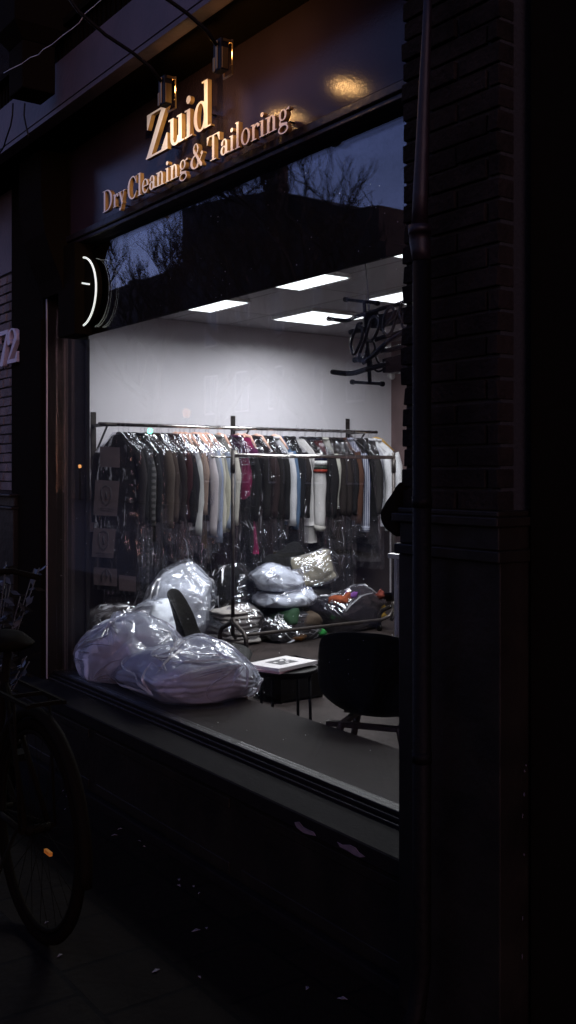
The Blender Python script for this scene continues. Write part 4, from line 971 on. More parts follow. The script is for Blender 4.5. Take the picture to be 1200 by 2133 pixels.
# ---- bags and bundles on the floor under the rails
def at_floor(px,X): return (X,YX(px,X))
def sackmesh(c,w,h,seed):
    return pillow((c[0],c[1],c[2]+h/2),(w*.9,w,h),0,0,0,seed,90,54,.85,.8,.05,.05,4.2)
x,y=at_floor(372,-7.75)
t=empty('duvet_sack',(x,y,0),'tall bulging white duvet sack on the floor, behind the left chair','bag of bedding')
m=pillow((x,y,.27),(.58,.70,.92),0,R(-8),R(8),5.1,100,60,.85,.8,.05,.03,4,infl=-.02); clampz(m,.008); m.build('duvet_fabric',M_duvet,t,fixn=False)
m=pillow((x,y,.27),(.58,.70,.92),0,R(-8),R(8),5.1,120,70,.85,.8,.05,.05,4,infl=.002,film=True); clampz(m,.004); M0=MB(); M0.v=list(m.v); facet(m,.5,2); fo_=m.build('clear_bag',FILM_B,t,fixn=False); folds(M0,120,71,70,3.9,fo_,ln=(6,26),rad=.009,fan=6,lift=.003)
x,y=at_floor(322,-7.45)
bag('duvet_sack','lower white duvet sack slumped left of the tall one, partly behind the left chair','bag of bedding',(x,y,.22),(.5,.40,.44),R(10),M_duvet,FILM_B,8.8)
x,y=at_floor(242,-7.9)
bag('bedding_bag','dim grey bundle in clear plastic under the crest-printed garment bag','bag of bedding',(x,y,.17),(.6,.55,.36),R(0),cloth((.17,.15,.15)),FILM_C,2.8)
x,y=at_floor(488,-7.43)
t=empty('linen_bundle',(x,y,0),'neat stack of folded cream linen in plastic beside the rack foot','bundle of linen')
for k in range(7):
    m=pillow((x+rg.uniform(-.01,.01),y+rg.uniform(-.01,.01),.035+k*.042),(.40,.40,.055),R(rg.uniform(-4,4)),0,0,k*2.1,48,12,.5,.35,.014,.012,7); clampz(m,.006); m.build('folded_sheet',M_linen,t,fixn=False)
m=pillow((x,y,.16),(.44,.44,.33),0,0,0,6.2,80,40,.5,.4,.02,.03,6); clampz(m,.004); M0=MB(); M0.v=list(m.v); facet(m,.5,4); fo_=m.build('clear_bag',FILM_C,t,fixn=False); folds(M0,80,41,25,4.4,fo_,ln=(4,14),rad=.0035,mt=FILM_G,fan=4)
x,y=at_floor(478,-7.8)
bag('black_clothes_bag','black clothes in crinkled plastic directly behind the rack post','bag of clothes',(x,y,.36),(.45,.42,.62),0,cloth((.014,.013,.015)),FILM_C,9.1,film_ridge=.05)
x,y=at_floor(597,-7.36)
t=bag('clothes_bag','bag of dark and green clothes under the two white pillows','bag of clothes',(x,y,.145),(.46,.60,.29),0,cloth((.03,.03,.035)),FILM_C,1.1,film_ridge=.05,e1=.5,e2=.45)
m=pillow((x+.10,y-.09,.20),(.28,.15,.16),R(20),0,0,3,30,16,.8,.7,.03,.03,6); m.build('green_cloth',cloth((.04,.10,.05)),t,fixn=False)
m=pillow((x+.14,y+.14,.17),(.20,.24,.15),R(0),0,0,5,30,16,.8,.7,.03,.03,6); m.build('tan_cloth',cloth((.12,.085,.06)),t,fixn=False)
m=pillow((x+.10,y+.27,.05),(.20,.10,.08),R(0),0,0,5,30,16,.8,.7,.02,.02,6); m.build('bright_cloth',cloth((.03,.30,.06)),t,fixn=False)
m=pillow((x+.16,y-.02,.04),(.20,.20,.07),R(0),0,0,6,30,16,.8,.7,.02,.02,6); m.build('orange_cloth',cloth((.32,.13,.03)),t,fixn=False)
x,y=at_floor(594,-7.40)
bag('pillow_bag','lower of the two bagged white pillows stacked on the dark clothes bag','pillow',(x,y,.37),(.40,.60,.17),0,M_duvet,FILM_B,4.4,zmin=.296,amp=.02,e1=1,e2=.55,sc=6,ty=R(4))
bag('pillow_bag','upper of the two bagged white pillows, plump and slanting','pillow',(x-.03,y-.05,.545),(.38,.52,.24),0,M_duvet,FILM_B,6.9,zmin=.44,amp=.03,e1=1,e2=.6,sc=5,tx=R(-10),ty=R(8))
x,y=at_floor(655,-7.75)
bag('cream_pillow','cream bagged pillow standing on end above the pillow pile','pillow',(x-.02,y,.57),(.31,.40,.13),0,M_cream,FILM_B,7.2,zmin=.40,tx=R(30),ty=R(62),e1=1,e2=.45,corner=.05,dens=.25,nfold=30)
bag('black_bundle','dark bundle on the floor that props up the cream pillow','bundle of clothes',(x-.05,y+.02,.2),(.45,.5,.42),0,cloth((.02,.017,.017)),None,3.9)
x,y=at_floor(600,-8.0)
bag('black_clothes_bag','black flat-topped bundle lying behind the upper white pillow','bundle of clothes',(x,y,.38),(.5,.62,.76),0,cloth((.008,.008,.009)),None,2.2,e1=.5,e2=.5)
x,y=at_floor(722,-7.46)
t=bag('clothes_bag','shiny bag of dark clothes with an orange and purple garment showing','bag of clothes',(x,y,.22),(.50,.68,.42),0,cloth((.035,.028,.04)),FILM_C,5.7,film_ridge=.06,e1=.45,e2=.4)
m=pillow((x+.17,y-.20,.31),(.12,.13,.08),R(20),0,0,3,30,16,.8,.7,.02,.03,9); m.build('orange_cloth',cloth((.44,.10,.035)),t,fixn=False)
m=pillow((x+.18,y-.11,.34),(.12,.09,.05),R(20),0,0,8,30,16,.8,.7,.02,.03,9); m.build('purple_cloth',cloth((.22,.07,.34)),t,fixn=False)
m=pillow((x+.17,y+.26,.16),(.12,.09,.20),R(20),0,0,6,30,16,.8,.7,.02,.03,9); m.build('yellow_cloth',cloth((.34,.20,.03)),t,fixn=False)
m=pillow((x+.17,y+.22,.33),(.10,.08,.06),R(20),0,0,6,30,16,.8,.7,.02,.03,9); m.build('red_cloth',cloth((.26,.05,.03)),t,fixn=False)

# ================================================================ COUNTER, TABLE, MAGAZINES, CHAIRS
ct=empty('service_counter',(-4.4,2.5,0),'pale laminate counter end standing at the right behind the dark chair','counter')
xc0=XY(821,2.24)
m=MB(); m.box(xc0,xc0+.03,2.24,2.9,.02,.94); m.box(xc0+.03,xc0+1.3,2.26,2.29,.02,.94); m.build('end_panel',M_white,ct,bevel=.002)
m=MB(); m.box(xc0-.035,xc0+1.3,2.215,2.92,.941,.972); m.build('worktop',M_white,ct,bevel=.003)
TZ=.44; tp=PZ(592,1392,TZ); tcx,tcy=tp.x-.03,tp.y+.03; print('table',tcx,tcy)
tb=empty('side_table',(tcx,tcy,0),'small round black side table carrying the magazines','side table')
m=MB(); m.lathe((tcx,tcy,TZ-.022),[(.155,0),(.178,.002),(.18,.010),(.18,.020),(.176,.022)],48); m.lathe((tcx,tcy,TZ-.04),[(.150,0),(.150,.0175)],40); m.build('table_top',M_iron,tb)
for a in (35,125,215,305):
    m=MB(); a=R(a-8); m.tube([(tcx+.145*math.cos(a),tcy+.145*math.sin(a),TZ-.03),(tcx+.155*math.cos(a),tcy+.155*math.sin(a),.006)],.0085,8); m.build('leg',M_iron,tb)
m=MB(); m.box(-.12,.12,-.16,.16,0,.30)
bx=PZ(572,1470,0)
def magazine(c,w,l,h,rz,mt,label,cover=None):
    t=empty('magazine',(c[0],c[1],c[2]),label,'magazine'); Rm=Matrix.Rotation(rz,3,'Z')
    def tr(m): 
        m.v=[tuple(Vector(c)+Rm@Vector(v)) for v in m.v]; return m
    m=MB(); n=10
    for i in range(n+1):
        x=-w/2+w*i/n; zc_=.010*max(0,(i/n-.55))**1.5
        for y in (-l/2,l/2):
            m.v.append((x,y,0)); m.v.append((x,y,h+zc_))
    for i in range(n):
        a=i*4; m.f+=[(a,a+4,a+5,a+1),(a+1,a+5,a+7,a+3),(a+3,a+7,a+6,a+2),(a,a+2,a+6,a+4)]; m.sm+=[False]*4
    m.f+=[(0,1,3,2),(n*4,n*4+2,n*4+3,n*4+1)]; m.sm+=[False]*2
    tr(m).build('pages',mt,t)
    if cover:
        m=MB(); m.box(-w*.28,w*.22,-l*.22,l*.24,h+.0004,h+.0012); pc=tr(m).build('cover_picture',M_ink,t)
        m=MB(); r=random.Random(3)
        for k in range(9):
            a=r.uniform(-w*.22,w*.16); b=r.uniform(-l*.17,l*.18); q=r.uniform(.006,.02); m.add([(a,b,h+.0016),(a+q,b+q*.3,h+.0016),(a+q*.8,b+q*1.5,h+.0016),(a-q*.4,b+q,h+.0016)],[(0,1,2,3)])
        tr(m).build('picture_highlights',M_paper,pc)
    return t
mr=R(12)
magazine((tcx-.01,tcy-.045,TZ+.0005),.225,.30,.010,mr+R(9),M_pink,'pink-edged magazine underneath the black and white one on the side table')
magazine((tcx+.0,tcy-.02,TZ+.0111),.235,.31,.016,mr,M_paper,'white magazine with a black and white cover picture on top of the side table',True)
cbx=empty('storage_crate',(bx.x,bx.y+.25,0),'dark low crate on the floor under the side table','crate')
m=MB(); X0,Y0=bx.x-.3,bx.y+.05
for a in ((X0,X0+.30,Y0,Y0+.012),(X0,X0+.30,Y0+.328,Y0+.34),(X0,X0+.012,Y0+.0125,Y0+.3275),(X0+.288,X0+.30,Y0+.0125,Y0+.3275)): m.box(*a,.02,.24)
m.box(X0+.012,X0+.288,Y0+.0125,Y0+.3275,.02,.03); m.box(X0+.0,X0+.03,Y0,Y0+.03,.006,.0199); m.box(X0+.27,X0+.30,Y0+.31,Y0+.34,.006,.0199); m.box(X0+.27,X0+.30,Y0,Y0+.03,.006,.0199); m.box(X0,X0+.03,Y0+.31,Y0+.34,.006,.0199)
m.build('crate_body',M_iron,cbx)

def shell_chair(loc,rz,label):
    """moulded bucket seat; local +y is the way the sitter faces"""
    t=empty('shell_chair',loc,label,'chair','dark shell chairs in the waiting area'); Rm=Matrix.Rotation(rz,3,'Z'); L=Vector(loc)
    def tr(m): m.v=[tuple(L+Rm@Vector(v)) for v in m.v]; return m
    prof=[(-.245,.815),(-.235,.78),(-.215,.70),(-.195,.62),(-.185,.54),(-.165,.47),(-.11,.425),(-.03,.412),(.06,.415),(.14,.425),(.20,.425),(.225,.405)]
    wid=[.165,.205,.228,.240,.246,.246,.244,.240,.236,.232,.222,.21]
    lift=[.0,.0,.01,.02,.04,.075,.085,.07,.05,.035,.015,.0]; fwd=[.015,.025,.045,.06,.07,.06,.03,.0,.0,.0,.0,.0]
    m=MB(); nu=16; npz=len(prof)
    for i,(y,z) in enumerate(prof):
        for k in range(nu+1):
            s=-1+2*k/nu; e=abs(s)**2.6
            zz=z+lift[i]*e; 
            if i==0: zz=z-.02*abs(s)**3
            m.v.append((s*wid[i],y+fwd[i]*e,zz))
    for i in range(npz-1):
        for k in range(nu):
            a=i*(nu+1)+k; m.f.append((a,a+1,a+nu+2,a+nu+1)); m.sm.append(True)
    o=tr(m).build('shell',M_chair,t,fixn=False); md=o.modifiers.new('thick','SOLIDIFY'); md.thickness=.010; md.offset=0; md2=o.modifiers.new('sub','SUBSURF'); md2.levels=1; md2.render_levels=2
    for sx in (-1,1):
        for sy in (-1,1):
            m=MB(); m.tube([(sx*.13,sy*.13-.0,.395),(sx*.225,sy*.215,.0)],[.018,.011],10); tr(m).build('leg',M_wood,t)
    m=MB(); m.bar((-.20,.14,.385),(.20,.14,.385),.03,.022); m.bar((-.20,-.13,.385),(.20,-.13,.385),.03,.022); m.bar((-.13,-.115,.385),(-.13,.125,.385),.028,.020); m.bar((.13,-.115,.385),(.13,.125,.385),.028,.020)
    tr(m).build('seat_frame',M_wood,t)
    return t
cp=PZ(762,1500,.42)
shell_chair((cp.x-.08,cp.y+.14,0),R(34),'dark shell chair with wooden legs, seen from behind at the lower right of the window')
cq=PZ(345,1340,.5)
print('chair',cp,cq)
shell_chair((-5.02,.95,0),R(-38),'dark shell chair seen edge-on behind the duvet bags at the left')

# ================================================================ NEON SIGN
NY=.16; kx=170/1200
nsn=empty('neon_sign',(PY(770,700,NY).x,NY,1.9),'unlit neon sign reading open in script letters, hung in the top right of the window','neon sign')
def NP(a,b,dy=0): return PY(680+a*kx,590+b*kx,NY+dy)
def smooth(pts,n=6):
    out=[]; P=[pts[0]]+list(pts)+[pts[-1]]
    for i in range(1,len(P)-2):
        p0,p1,p2,p3=[np.array(q,float) for q in P[i-1:i+3]]
        for k in range(n):
            t=k/n; out.append(tuple(.5*((2*p1)+(-p0+p2)*t+(2*p0-5*p1+4*p2-p3)*t*t+(-p0+3*p1-3*p2+p3)*t**3)))
    out.append(tuple(pts[-1])); return out
def nt_(name,pts,r,mt,dy=0):
    m=MB(); m.tube([NP(a,b,dy) for a,b in smooth(pts)],r*.84,8); m.build(name,mt,nsn)
nt_('letter_tube',[(520,590),(465,600),(435,680),(385,790),(360,900),(370,960),(390,1035),(425,1030),(470,940),(515,830),(535,700),(515,640),(480,640)],.0065,M_neon)
nt_('letter_tube',[(650,540),(620,660),(570,820),(520,950),(475,1080),(470,1130),(500,1155),(540,1140),(580,1020),(600,930)],.0065,M_neon)
nt_('letter_tube',[(650,545),(690,490),(745,500),(770,570),(762,660),(715,780),(660,850),(615,840)],.0065,M_neon)
nt_('letter_tube',[(800,690),(880,600),(960,510),(995,430),(985,370),(940,350),(885,410),(845,520),(832,640),(850,730),(900,760),(950,720),(1000,600),(1050,440),(1090,350),(1125,270)],.0065,M_neon)
nt_('letter_tube',[(1125,270),(1075,400),(1110,520),(1150,440),(1200,380),(1240,420),(1230,560),(1260,640),(1320,600)],.0065,M_neon)
nt_('letter_tube',[(1180,420),(1130,540),(1115,620),(1160,660),(1230,640)],.0065,M_neon)
nt_('underline_tube',[(540,1160),(600,1130),(700,1050),(860,900),(1040,775),(1200,690)],.0105,M_neon,-.012)
nt_('underline_tube',[(540,1170),(700,1060),(780,1000),(900,985),(1000,960),(1200,900)],.010,M_neon,.01)
nt_('rail_tube',[(90,1305),(350,1325),(600,1262),(900,1180)],.0115,M_iron,.02)
nt_('rail_tube',[(30,520),(290,548),(440,490),(700,412),(900,345),(1000,325),(1140,275)],.009,M_iron,.02)
nt_('rail_tube',[(720,830),(900,772),(1000,745),(1200,690)],.010,M_iron,.02)
nt_('rail_tube',[(350,722),(430,700),(560,680)],.012,M_iron,.02)
nt_('rail_tube',[(410,1130),(470,1120),(540,1115)],.012,M_iron,.02)
nt_('frame_bar',[(285,240),(745,294)],.007,M_iron,.03); nt_('frame_bar',[(385,1452),(820,1480)],.007,M_iron,.03)
nt_('frame_post',[(558,262),(572,480),(590,760),(612,1000),(640,1475)],.0085,M_iron,.03)
for a,b in ((285,240),(745,294),(385,1452),(820,1480),(100,1306),(40,522)): nt_('end_cap',[(a-16,b-2),(a+16,b+2)],.011,M_iron,.025)
def plate(name,pts,dy,th=.03):
    m=MB(); P=[NP(a,b,dy) for a,b in pts]; m.prism([(p.x,p.z) for p in P],NY+dy,NY+dy+th); m.build(name,M_iron,nsn,bevel=.003)
plate('terminal_box',[(555,450),(640,440),(640,600),(555,605)],.03); plate('terminal_box',[(618,390),(675,388),(680,480),(618,470)],.03)
plate('backing_panel',[(640,470),(860,440),(1210,330),(1210,560),(770,660),(640,660)],.045,.012)
plate('transformer_box',[(815,1110),(1230,1000),(1230,1290),(820,1318)],.05,.07)
nt_('supply_cable',[(660,830),(700,880),(712,970),(660,1050),(655,1130),(680,1230),(740,1290),(800,1290),(860,1250)],.0045,M_iron,.03)
nt_('supply_cable',[(690,1000),(730,1090),(760,1160),(810,1180),(860,1170)],.0045,M_iron,.03)
m=MB(); a=PY(757,480,NY+.03); b=NP(632,392,.03); m.tube([a,b],.0026,6); m.build('hanging_cord',M_wirew,nsn)

# ================================================================ OUTSIDE NEAR: bicycle, litter, weeds
WX,WY=-3.12,-.86
def bicycle():
    t=empty('bicycle',(WX-.5,WY,0),'black bicycle parked at the lower left with an orange reflector on its wheel','bicycle')
    def wheel(x):
        m=MB(); m.tube([(x+.335*math.cos(R(a)),WY,.345+.335*math.sin(R(a))) for a in range(0,361,6)],.018,8,caps=False); w=m.build('wheel',M_tyre,t)
        m=MB(); m.tube([(x+.31*math.cos(R(a)),WY,.345+.31*math.sin(R(a))) for a in range(0,361,8)],.009,6,caps=False)
        m.tube([(x,WY-.04,.345),(x,WY+.04,.345)],.016,10); m.build('rim',M_bike,w)
        m=MB()
        for k in range(28):
            a=R(k*360/28+4); s=.02*(1 if k%2 else -1); m.tube([(x+.012*math.cos(a),WY+s,.345+.012*math.sin(a)),(x+.31*math.cos(a),WY,.345+.31*math.sin(a))],.001,4)
        m.build('spokes',M_bike,w); return w
    w1=wheel(WX); w2=wheel(WX-1.08)
    m=MB(); rp=PY(100,1776,WY-.012); m.box(rp.x-.022,rp.x+.022,WY-.016,WY-.006,rp.z-.006,rp.z+.006)
    for k in range(6): m.box(rp.x-.020+k*.007,rp.x-.0175+k*.007,WY-.0175,WY-.0161,rp.z-.005,rp.z+.005)
    m.build('spoke_reflector',M_reflector,w1)
    m=MB(); m.tube([(WX+.375*math.cos(R(a)),WY,.345+.375*math.sin(R(a))) for a in range(-10,170,6)],.02,8); m.build('mudguard',M_bike,t)
    m=MB(); hx=WX-.42
    for a,b,r in (((WX,WY+.05,.345),(hx,WY,.30),.010),((WX,WY-.05,.345),(hx,WY,.30),.010),((hx,WY,.30),(hx+.15,WY,.88),.015),((WX,WY+.04,.345),(hx+.12,WY,.78),.009),((WX,WY-.04,.345),(hx+.12,WY,.78),.009),((hx,WY,.30),(WX-.92,WY,.72),.017),((hx+.12,WY,.78),(WX-.9,WY,.82),.014),((WX-.90,WY,.92),(WX-.95,WY,.66),.017),((WX-.95,WY,.66),(WX-1.08,WY-.05,.345),.012),((WX-.95,WY,.66),(WX-1.08,WY+.05,.345),.012),((WX-.90,WY,.92),(WX-.88,WY,1.08),.013)): m.tube([a,b],r,8)
    m.build('frame',M_bike,t)
    m=MB(); m.tube([(WX-.70,WY-.28,1.08),(WX-.82,WY-.22,1.10),(WX-.88,WY,1.09),(WX-.82,WY+.22,1.10),(WX-.70,WY+.28,1.08)],.012,8); m.build('handlebar',M_bike,t)
    m=pillow((hx+.15,WY,.92),(.25,.18,.08),0,0,0,1,24,14,.8,.7,.0,.0); m.build('saddle',M_bike,t)
    m=MB(); m.bar((WX+.08,WY-.06,.76),(WX-.32,WY-.06,.76),.012,.012); m.bar((WX+.08,WY+.06,.76),(WX-.32,WY+.06,.76),.012,.012); m.bar((WX+.06,WY-.055,.76),(WX+.06,WY+.055,.76),.012,.012); m.bar((WX-.1,WY-.055,.76),(WX-.1,WY+.055,.76),.012,.012); m.tube([(WX,WY-.06,.345),(WX-.05,WY-.06,.755)],.005,6); m.tube([(WX,WY+.06,.345),(WX-.05,WY+.06,.755)],.005,6); m.build('rack',M_bike,t)
    m=MB(); m.tube([(hx-.0,WY-.07,.30),(hx+.01,WY+.07,.30)],.01,8); m.bar((hx,WY-.075,.30),(hx+.10,WY-.075,.16),.02,.012); m.bar((hx,WY+.075,.30),(hx-.10,WY+.075,.44),.02,.012); m.box(hx+.06,hx+.14,WY-.16,WY-.085,.145,.17); m.box(hx-.14,hx-.06,WY+.085,WY+.16,.43,.455); m.build('pedals',M_bike,t)
    m=MB(); m.tube([(WX-.05,WY-.05,.34),(WX-.02,WY-.22,.018)],.007,6); m.build('kickstand',M_bike,t)
bicycle()
bag_r=random.Random(5)
def weed(x,y,label):
    t=empty('potted_shrub',(x,y,0),label,'plant'); m=MB(); m.lathe((x,y,.0),[(.11,0),(.15,.28),(.165,.28),(.165,.31),(.14,.31),(.13,.27)],20); m.build('pot',M_black,t)
    m=MB(); st=MB()
    for k in range(34):
        a=bag_r.uniform(0,6.28); h=bag_r.uniform(.35,.85); r=bag_r.uniform(.05,.24); 
        p=[(x,y,.27),(x+r*.4*math.cos(a),y+r*.4*math.sin(a),.27+h*.5),(x+r*math.cos(a),y+r*math.sin(a),.27+h)]; st.tube(p,.003,4)
        for q in range(12):
            f=bag_r.uniform(.3,1); c=Vector(p[1]).lerp(Vector(p[2]),f); d=Vector((bag_r.uniform(-1,1),bag_r.uniform(-1,1),bag_r.uniform(-.9,.5))).normalized()*bag_r.uniform(.04,.08); w=d.orthogonal().normalized()*.012
            m.add([c,c+d*.5+w,c+d,c+d*.5-w],[(0,1,2,3)])
    st.build('stems',M_bark,t,fixn=False); m.build('leaves',M_leaf,t,fixn=False)
weed(XY(-25,-.55),-.55,'leafy dark shrub in a pot at the left edge below the brick house')
lr=random.Random(8)
for k,(px,py) in enumerate([(135,1687),(176,1640),(178,1585),(190,1670),(238,1741),(250,1728),(165,1655),(290,1753),(300,1765),(373,1834),(372,1846),(403,1848),(415,1862),(97,1923),(57,1930),(125,1992),(325,2024),(415,2037),(408,1940),(430,1935),(640,2060),(712,2082)]):
    p=PZ(px,py,.0)
    if p.y>-.2: p.y=-.2-.02*k/5
    s=lr.uniform(.004,.011); a=lr.uniform(0,3.1); m=MB()
    q=[(s*1.6,0,.002),(s*.4,s*.7,.006),(-s*1.3,s*.2,.003),(-s*.3,-s*.8,.007)]
    vs=[(p.x+u*math.cos(a)-v*math.sin(a),p.y+u*math.sin(a)+v*math.cos(a),w) for u,v,w in q]
    m.add(vs+[(v[0],v[1],v[2]-.0015) for v in vs],[(0,1,2,3),(7,6,5,4),(0,4,5,1),(1,5,6,2),(2,6,7,3),(3,7,4,0)])
    tag(m.build('litter_scrap',M_litter),'tiny pale scrap of litter lying on the dark pavement','litter','tiny scraps of litter on the pavement')
# blue scrap at the lower right
p=PZ(880,2022,.0)
m=pillow((p.x,p.y,.012),(.07,.03,.024),R(20),0,0,3,20,10,.8,.8,.01,.01,20); clampz(m,.001); tag(m.build('blue_wrapper',cloth((.03,.05,.16))),'crumpled blue wrapper on the ground at the lower right','litter')

# ================================================================ STREET OPPOSITE (seen mirrored in the glass)
def REF(px,py,Y):           # point seen by reflection in the glass plane y=0, at world y=-Y
    d=ray(px,py); tt=(D+Y)/d.y; return Vector((d.x*tt,-Y,CAMZ+d.z*tt))
FB=22.0
bo=empty('opposite_building',(-30,-FB,0),'dark brick terrace across the street, seen mirrored in the glass as a black silhouette','building')
sil=[(379,436),(430,422),(480,410),(563,399),(584,399),(659,416),(728,436),(745,434),(767,429),(789,427),(789,500),(803,504),(803,620)]
P=[REF(a,b,FB) for a,b in sil]
poly=[(P[0].x,-.1)]+[(p.x,p.z) for p in P[:-1]]+[(P[-1].x,-.1)]
m=MB(); m.prism(poly,-FB-9,-FB); m.build('wall',M_far,bo)
for k in range(14):
    for fl in range(3):
        x=P[0].x+2.2+k*2.6; 
        if x>P[-1].x-1.5: continue
        m=MB(); z=1+fl*3.1; m.box(x,x+1.1,-FB+.002,-FB+.06,z,z+1.8); w=m.build('window',mat('far_frame',(.30,.28,.28),.5) if (k+fl)==0 else MATS['far_frame'],bo)
        m=MB(); m.box(x+.08,x+.52,-FB+.0605,-FB+.07,z+.08,z+1.72); m.box(x+.58,x+1.02,-FB+.0605,-FB+.07,z+.08,z+1.72); m.build('pane',M_farwin,w)
m=MB(); q=REF(573,330,FB-.4); m.box(q.x-.36,q.x+.36,-FB-.001,-FB+.6,9,q.z+.6); m.build('chimney',M_far,bo)
# lower terrace further along
b2=empty('opposite_terrace',(-60,-FB,0),'long low terrace further down the street opposite, seen mirrored at the left of the glass','building')
P2=[REF(a,b,FB) for a,b in ((198,622),(240,604),(300,578),(378,547))]
m=MB(); zt=sum(p.z for p in P2)/4; m.prism([(P2[0].x-10,-.1),(P2[0].x-10,zt),(P[0].x-.01,zt),(P[0].x-.01,-.1)],-FB-8,-FB+.0); m.build('wall',M_far,b2)
m=MB(); 
for k in range(5): x=P2[0].x+k*4.5; m.box(x,x+1.0,-FB-3,-FB-2,zt-.2,zt+1.0)
m.build('chimney',M_far,b2)
# near side obstruction to the right behind camera: building mass
b3=empty('corner_building',(2,-FB,0),'dark corner building across the street to the right','building')
m=MB(); m.box(4,30,-FB-8,-FB+2,-.1,13); m.build('wall',M_far,b3)
def tree(px,py_top,Y,label,seed,spread=.55,lean=0,levels=6,r0=.16):
    r=random.Random(seed); top=REF(px,py_top,Y); base=Vector((top.x,-Y,-.13)); H=top.z+.13
    t=empty('bare_tree',base,label,'tree'); tr=MB(); cr=MB()
    def grow(p,d,L,rad,lv,mb):
        pts=[p]; n=4; q=p.copy(); dd=d.copy()
        for i in range(n):
            dd=(dd+Vector((r.uniform(-1,1),r.uniform(-1,1),r.uniform(-.3,.7)))*.16).normalized(); q=q+dd*L/n; pts.append(q.copy())
        mb.tube(pts,[rad*(1-.45*i/n) for i in range(n+1)],5 if lv<3 else 3,caps=False)
        if lv>=levels: return
        nb=3 if lv<4 else 3
        for k in range(nb):
            i=r.choice([2,3,4]) if k else 4; o=Vector((r.uniform(-1,1),r.uniform(-1,1),r.uniform(-.1,1.0))).normalized()
            nd=(dd*(1-spread)+o*spread).normalized(); grow(pts[i],nd,L*r.uniform(.60,.80),rad*.64,lv+1,cr)
    grow(base,Vector((lean,0,1)).normalized(),H*.36,r0,0,tr)
    zt=sorted(v[2] for v in cr.v)[int(len(cr.v)*.995)]; k=H/(zt-base.z)
    for mbb in (tr,cr): mbb.v=[(base.x+(v[0]-base.x)*(1+(k-1)*.6),base.y+(v[1]-base.y)*(1+(k-1)*.6),base.z+(v[2]-base.z)*k) for v in mbb.v]
    tr.build('trunk',M_bark,t,fixn=False); cr.build('crown',M_bark,t,fixn=False)
tree(700,262,13,'bare street tree across the road, mirrored above the roofline at the right of the glass',3,.5,0,7,.2)
tree(315,430,14,'bare dense street tree mirrored at the left of the glass',7,.5,0,7,.2)
tree(585,395,17,'thin bare tree mirrored in the middle of the glass',12,.6,0,5,.14)
tree(455,400,15,'bare tree mirrored between the two larger ones',21,.6,0,5,.14)
# traffic light and warm street lamp far down the street, mirrored as small glints
def REFl(px,py,Y): return REF(px,py,Y)
q=REFl(320,898,9); tl=empty('traffic_light',(q.x,q.y,-.13),'green traffic light down the street, mirrored as a green dot on the rail','traffic light')
m=MB(); m.tube([(q.x,q.y,-.13),(q.x,q.y,q.z-.35)],.05,10); m.build('pole',M_iron,tl)
m=MB(); m.box(q.x-.14,q.x+.14,q.y-.1,q.y+.1,q.z-.3,q.z+.75); m.build('signal_head',M_iron,tl)
m=MB(); m.lathe((q.x,q.y+.101,q.z),[(.065,0),(.06,.02)],20,'y'); m.build('green_lens',mat('green_lens',(.1,.8,.4),.4,emit=(.05,1,.45),es=26),tl)
for k,(px,py,lb_) in enumerate(((388,862,'warm wall lantern across the street mirrored as a dim orange glow on the white wall'),(166,968,'small orange lamp down the street mirrored as a dot on the left window reveal'))):
    q=REFl(px,py,FB-.4); sl=empty('street_lamp',(q.x,q.y,-.13),lb_,'street lamp'); m=MB(); m.tube([(q.x,q.y,-.13),(q.x,q.y,q.z-.2)],.05,8); m.build('post',M_iron,sl)
    m=MB(); g_=.75 if k==0 else .35; m.lathe((q.x,q.y,q.z-.2),[(.08*g_,0),(.22*g_,.12*g_),(.25*g_,.45*g_),(.1*g_,.6*g_)],16); m.build('lantern',mat('warm_lantern_%d'%k,(.9,.5,.2),.4,emit=(1,.42,.12),es=.4 if k==0 else 3),sl)

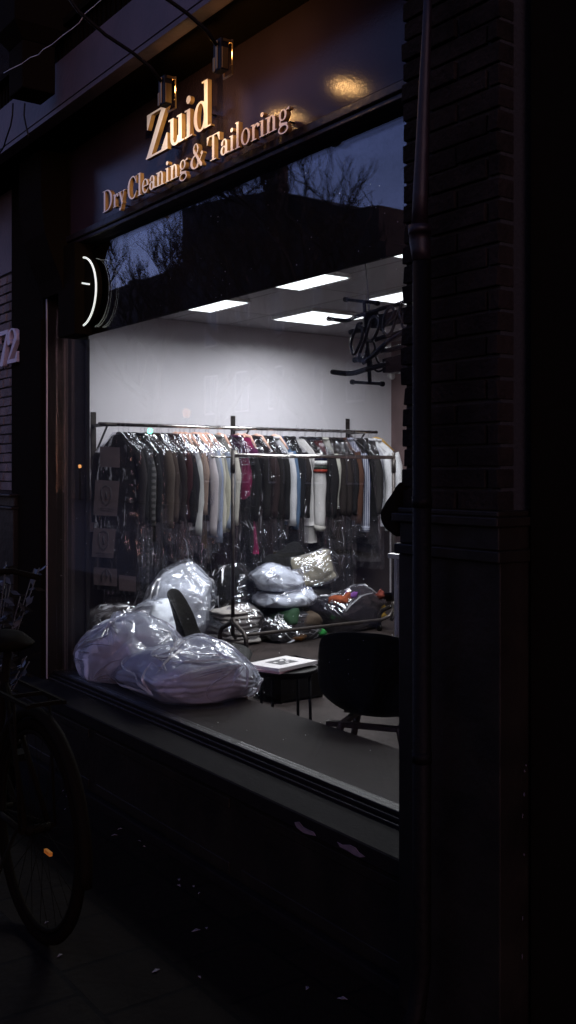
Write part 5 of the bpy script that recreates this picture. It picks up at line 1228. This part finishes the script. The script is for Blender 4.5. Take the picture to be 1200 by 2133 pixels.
# ================================================================ WORLD, LIGHTS, CAMERA
w=bpy.data.worlds.new('World'); scene.world=w; w.use_nodes=True; nt=w.node_tree; bg=nt.nodes['Background']
sky=nt.nodes.new('ShaderNodeTexSky'); sky.sky_type='NISHITA'; sky.sun_disc=False; sky.sun_elevation=R(15); sky.sun_rotation=R(120); sky.altitude=0; sky.air_density=1; sky.ozone_density=4
tc=nt.nodes.new('ShaderNodeTexCoord'); nz=nt.nodes.new('ShaderNodeTexNoise'); nz.inputs['Scale'].default_value=2.2; nz.inputs['Detail'].default_value=5
mp=nt.nodes.new('ShaderNodeMapping'); mp.inputs['Scale'].default_value=(1,1,3.5); nt.links.new(tc.outputs['Generated'],mp.inputs[0]); nt.links.new(mp.outputs[0],nz.inputs['Vector'])
rp=nt.nodes.new('ShaderNodeValToRGB'); rp.color_ramp.elements[0].position=.35; rp.color_ramp.elements[1].position=.68
rp.color_ramp.elements[0].color=(1.28,.85,1.05,1); rp.color_ramp.elements[1].color=(2.15,1.42,1.95,1); nt.links.new(nz.outputs['Fac'],rp.inputs['Fac'])
mx=nt.nodes.new('ShaderNodeMix'); mx.data_type='RGBA'; mx.blend_type='MULTIPLY'; mx.inputs['Factor'].default_value=1
nt.links.new(sky.outputs[0],mx.inputs['A']); nt.links.new(rp.outputs[0],mx.inputs['B']); nt.links.new(mx.outputs['Result'],bg.inputs['Color'])
SKYS=.135; bg.inputs['Strength'].default_value=SKYS
sun=bpy.data.lights.new('sun','SUN'); sun.energy=.012; sun.angle=R(14); sun.color=(.72,.60,1.0)
so=bpy.data.objects.new('sun',sun); col.objects.link(so); so.rotation_euler=Vector((-.25,.85,-.55)).to_track_quat('-Z','Y').to_euler()

cam=bpy.data.cameras.new('camera'); co_=bpy.data.objects.new('camera',cam); col.objects.link(co_)
cam.sensor_fit='VERTICAL'; cam.sensor_height=36; cam.sensor_width=36*1200/2133; cam.lens=FPX/2133*36; cam.shift_y=-(1066.5-HY)/2133; cam.clip_start=.05; cam.clip_end=400
co_.location=CAM; co_.rotation_euler=(R(90),0,R(90)-PSI); scene.camera=co_
scene.view_settings.view_transform='Standard'; scene.view_settings.look='None'; scene.view_settings.exposure=0; scene.view_settings.gamma=1
scene.render.engine='CYCLES'; c=scene.cycles; c.max_bounces=10; c.diffuse_bounces=4; c.glossy_bounces=4; c.transmission_bounces=4; c.transparent_max_bounces=40; c.use_denoising=True; c.caustics_reflective=False; c.caustics_refractive=False; c.sample_clamp_indirect=6
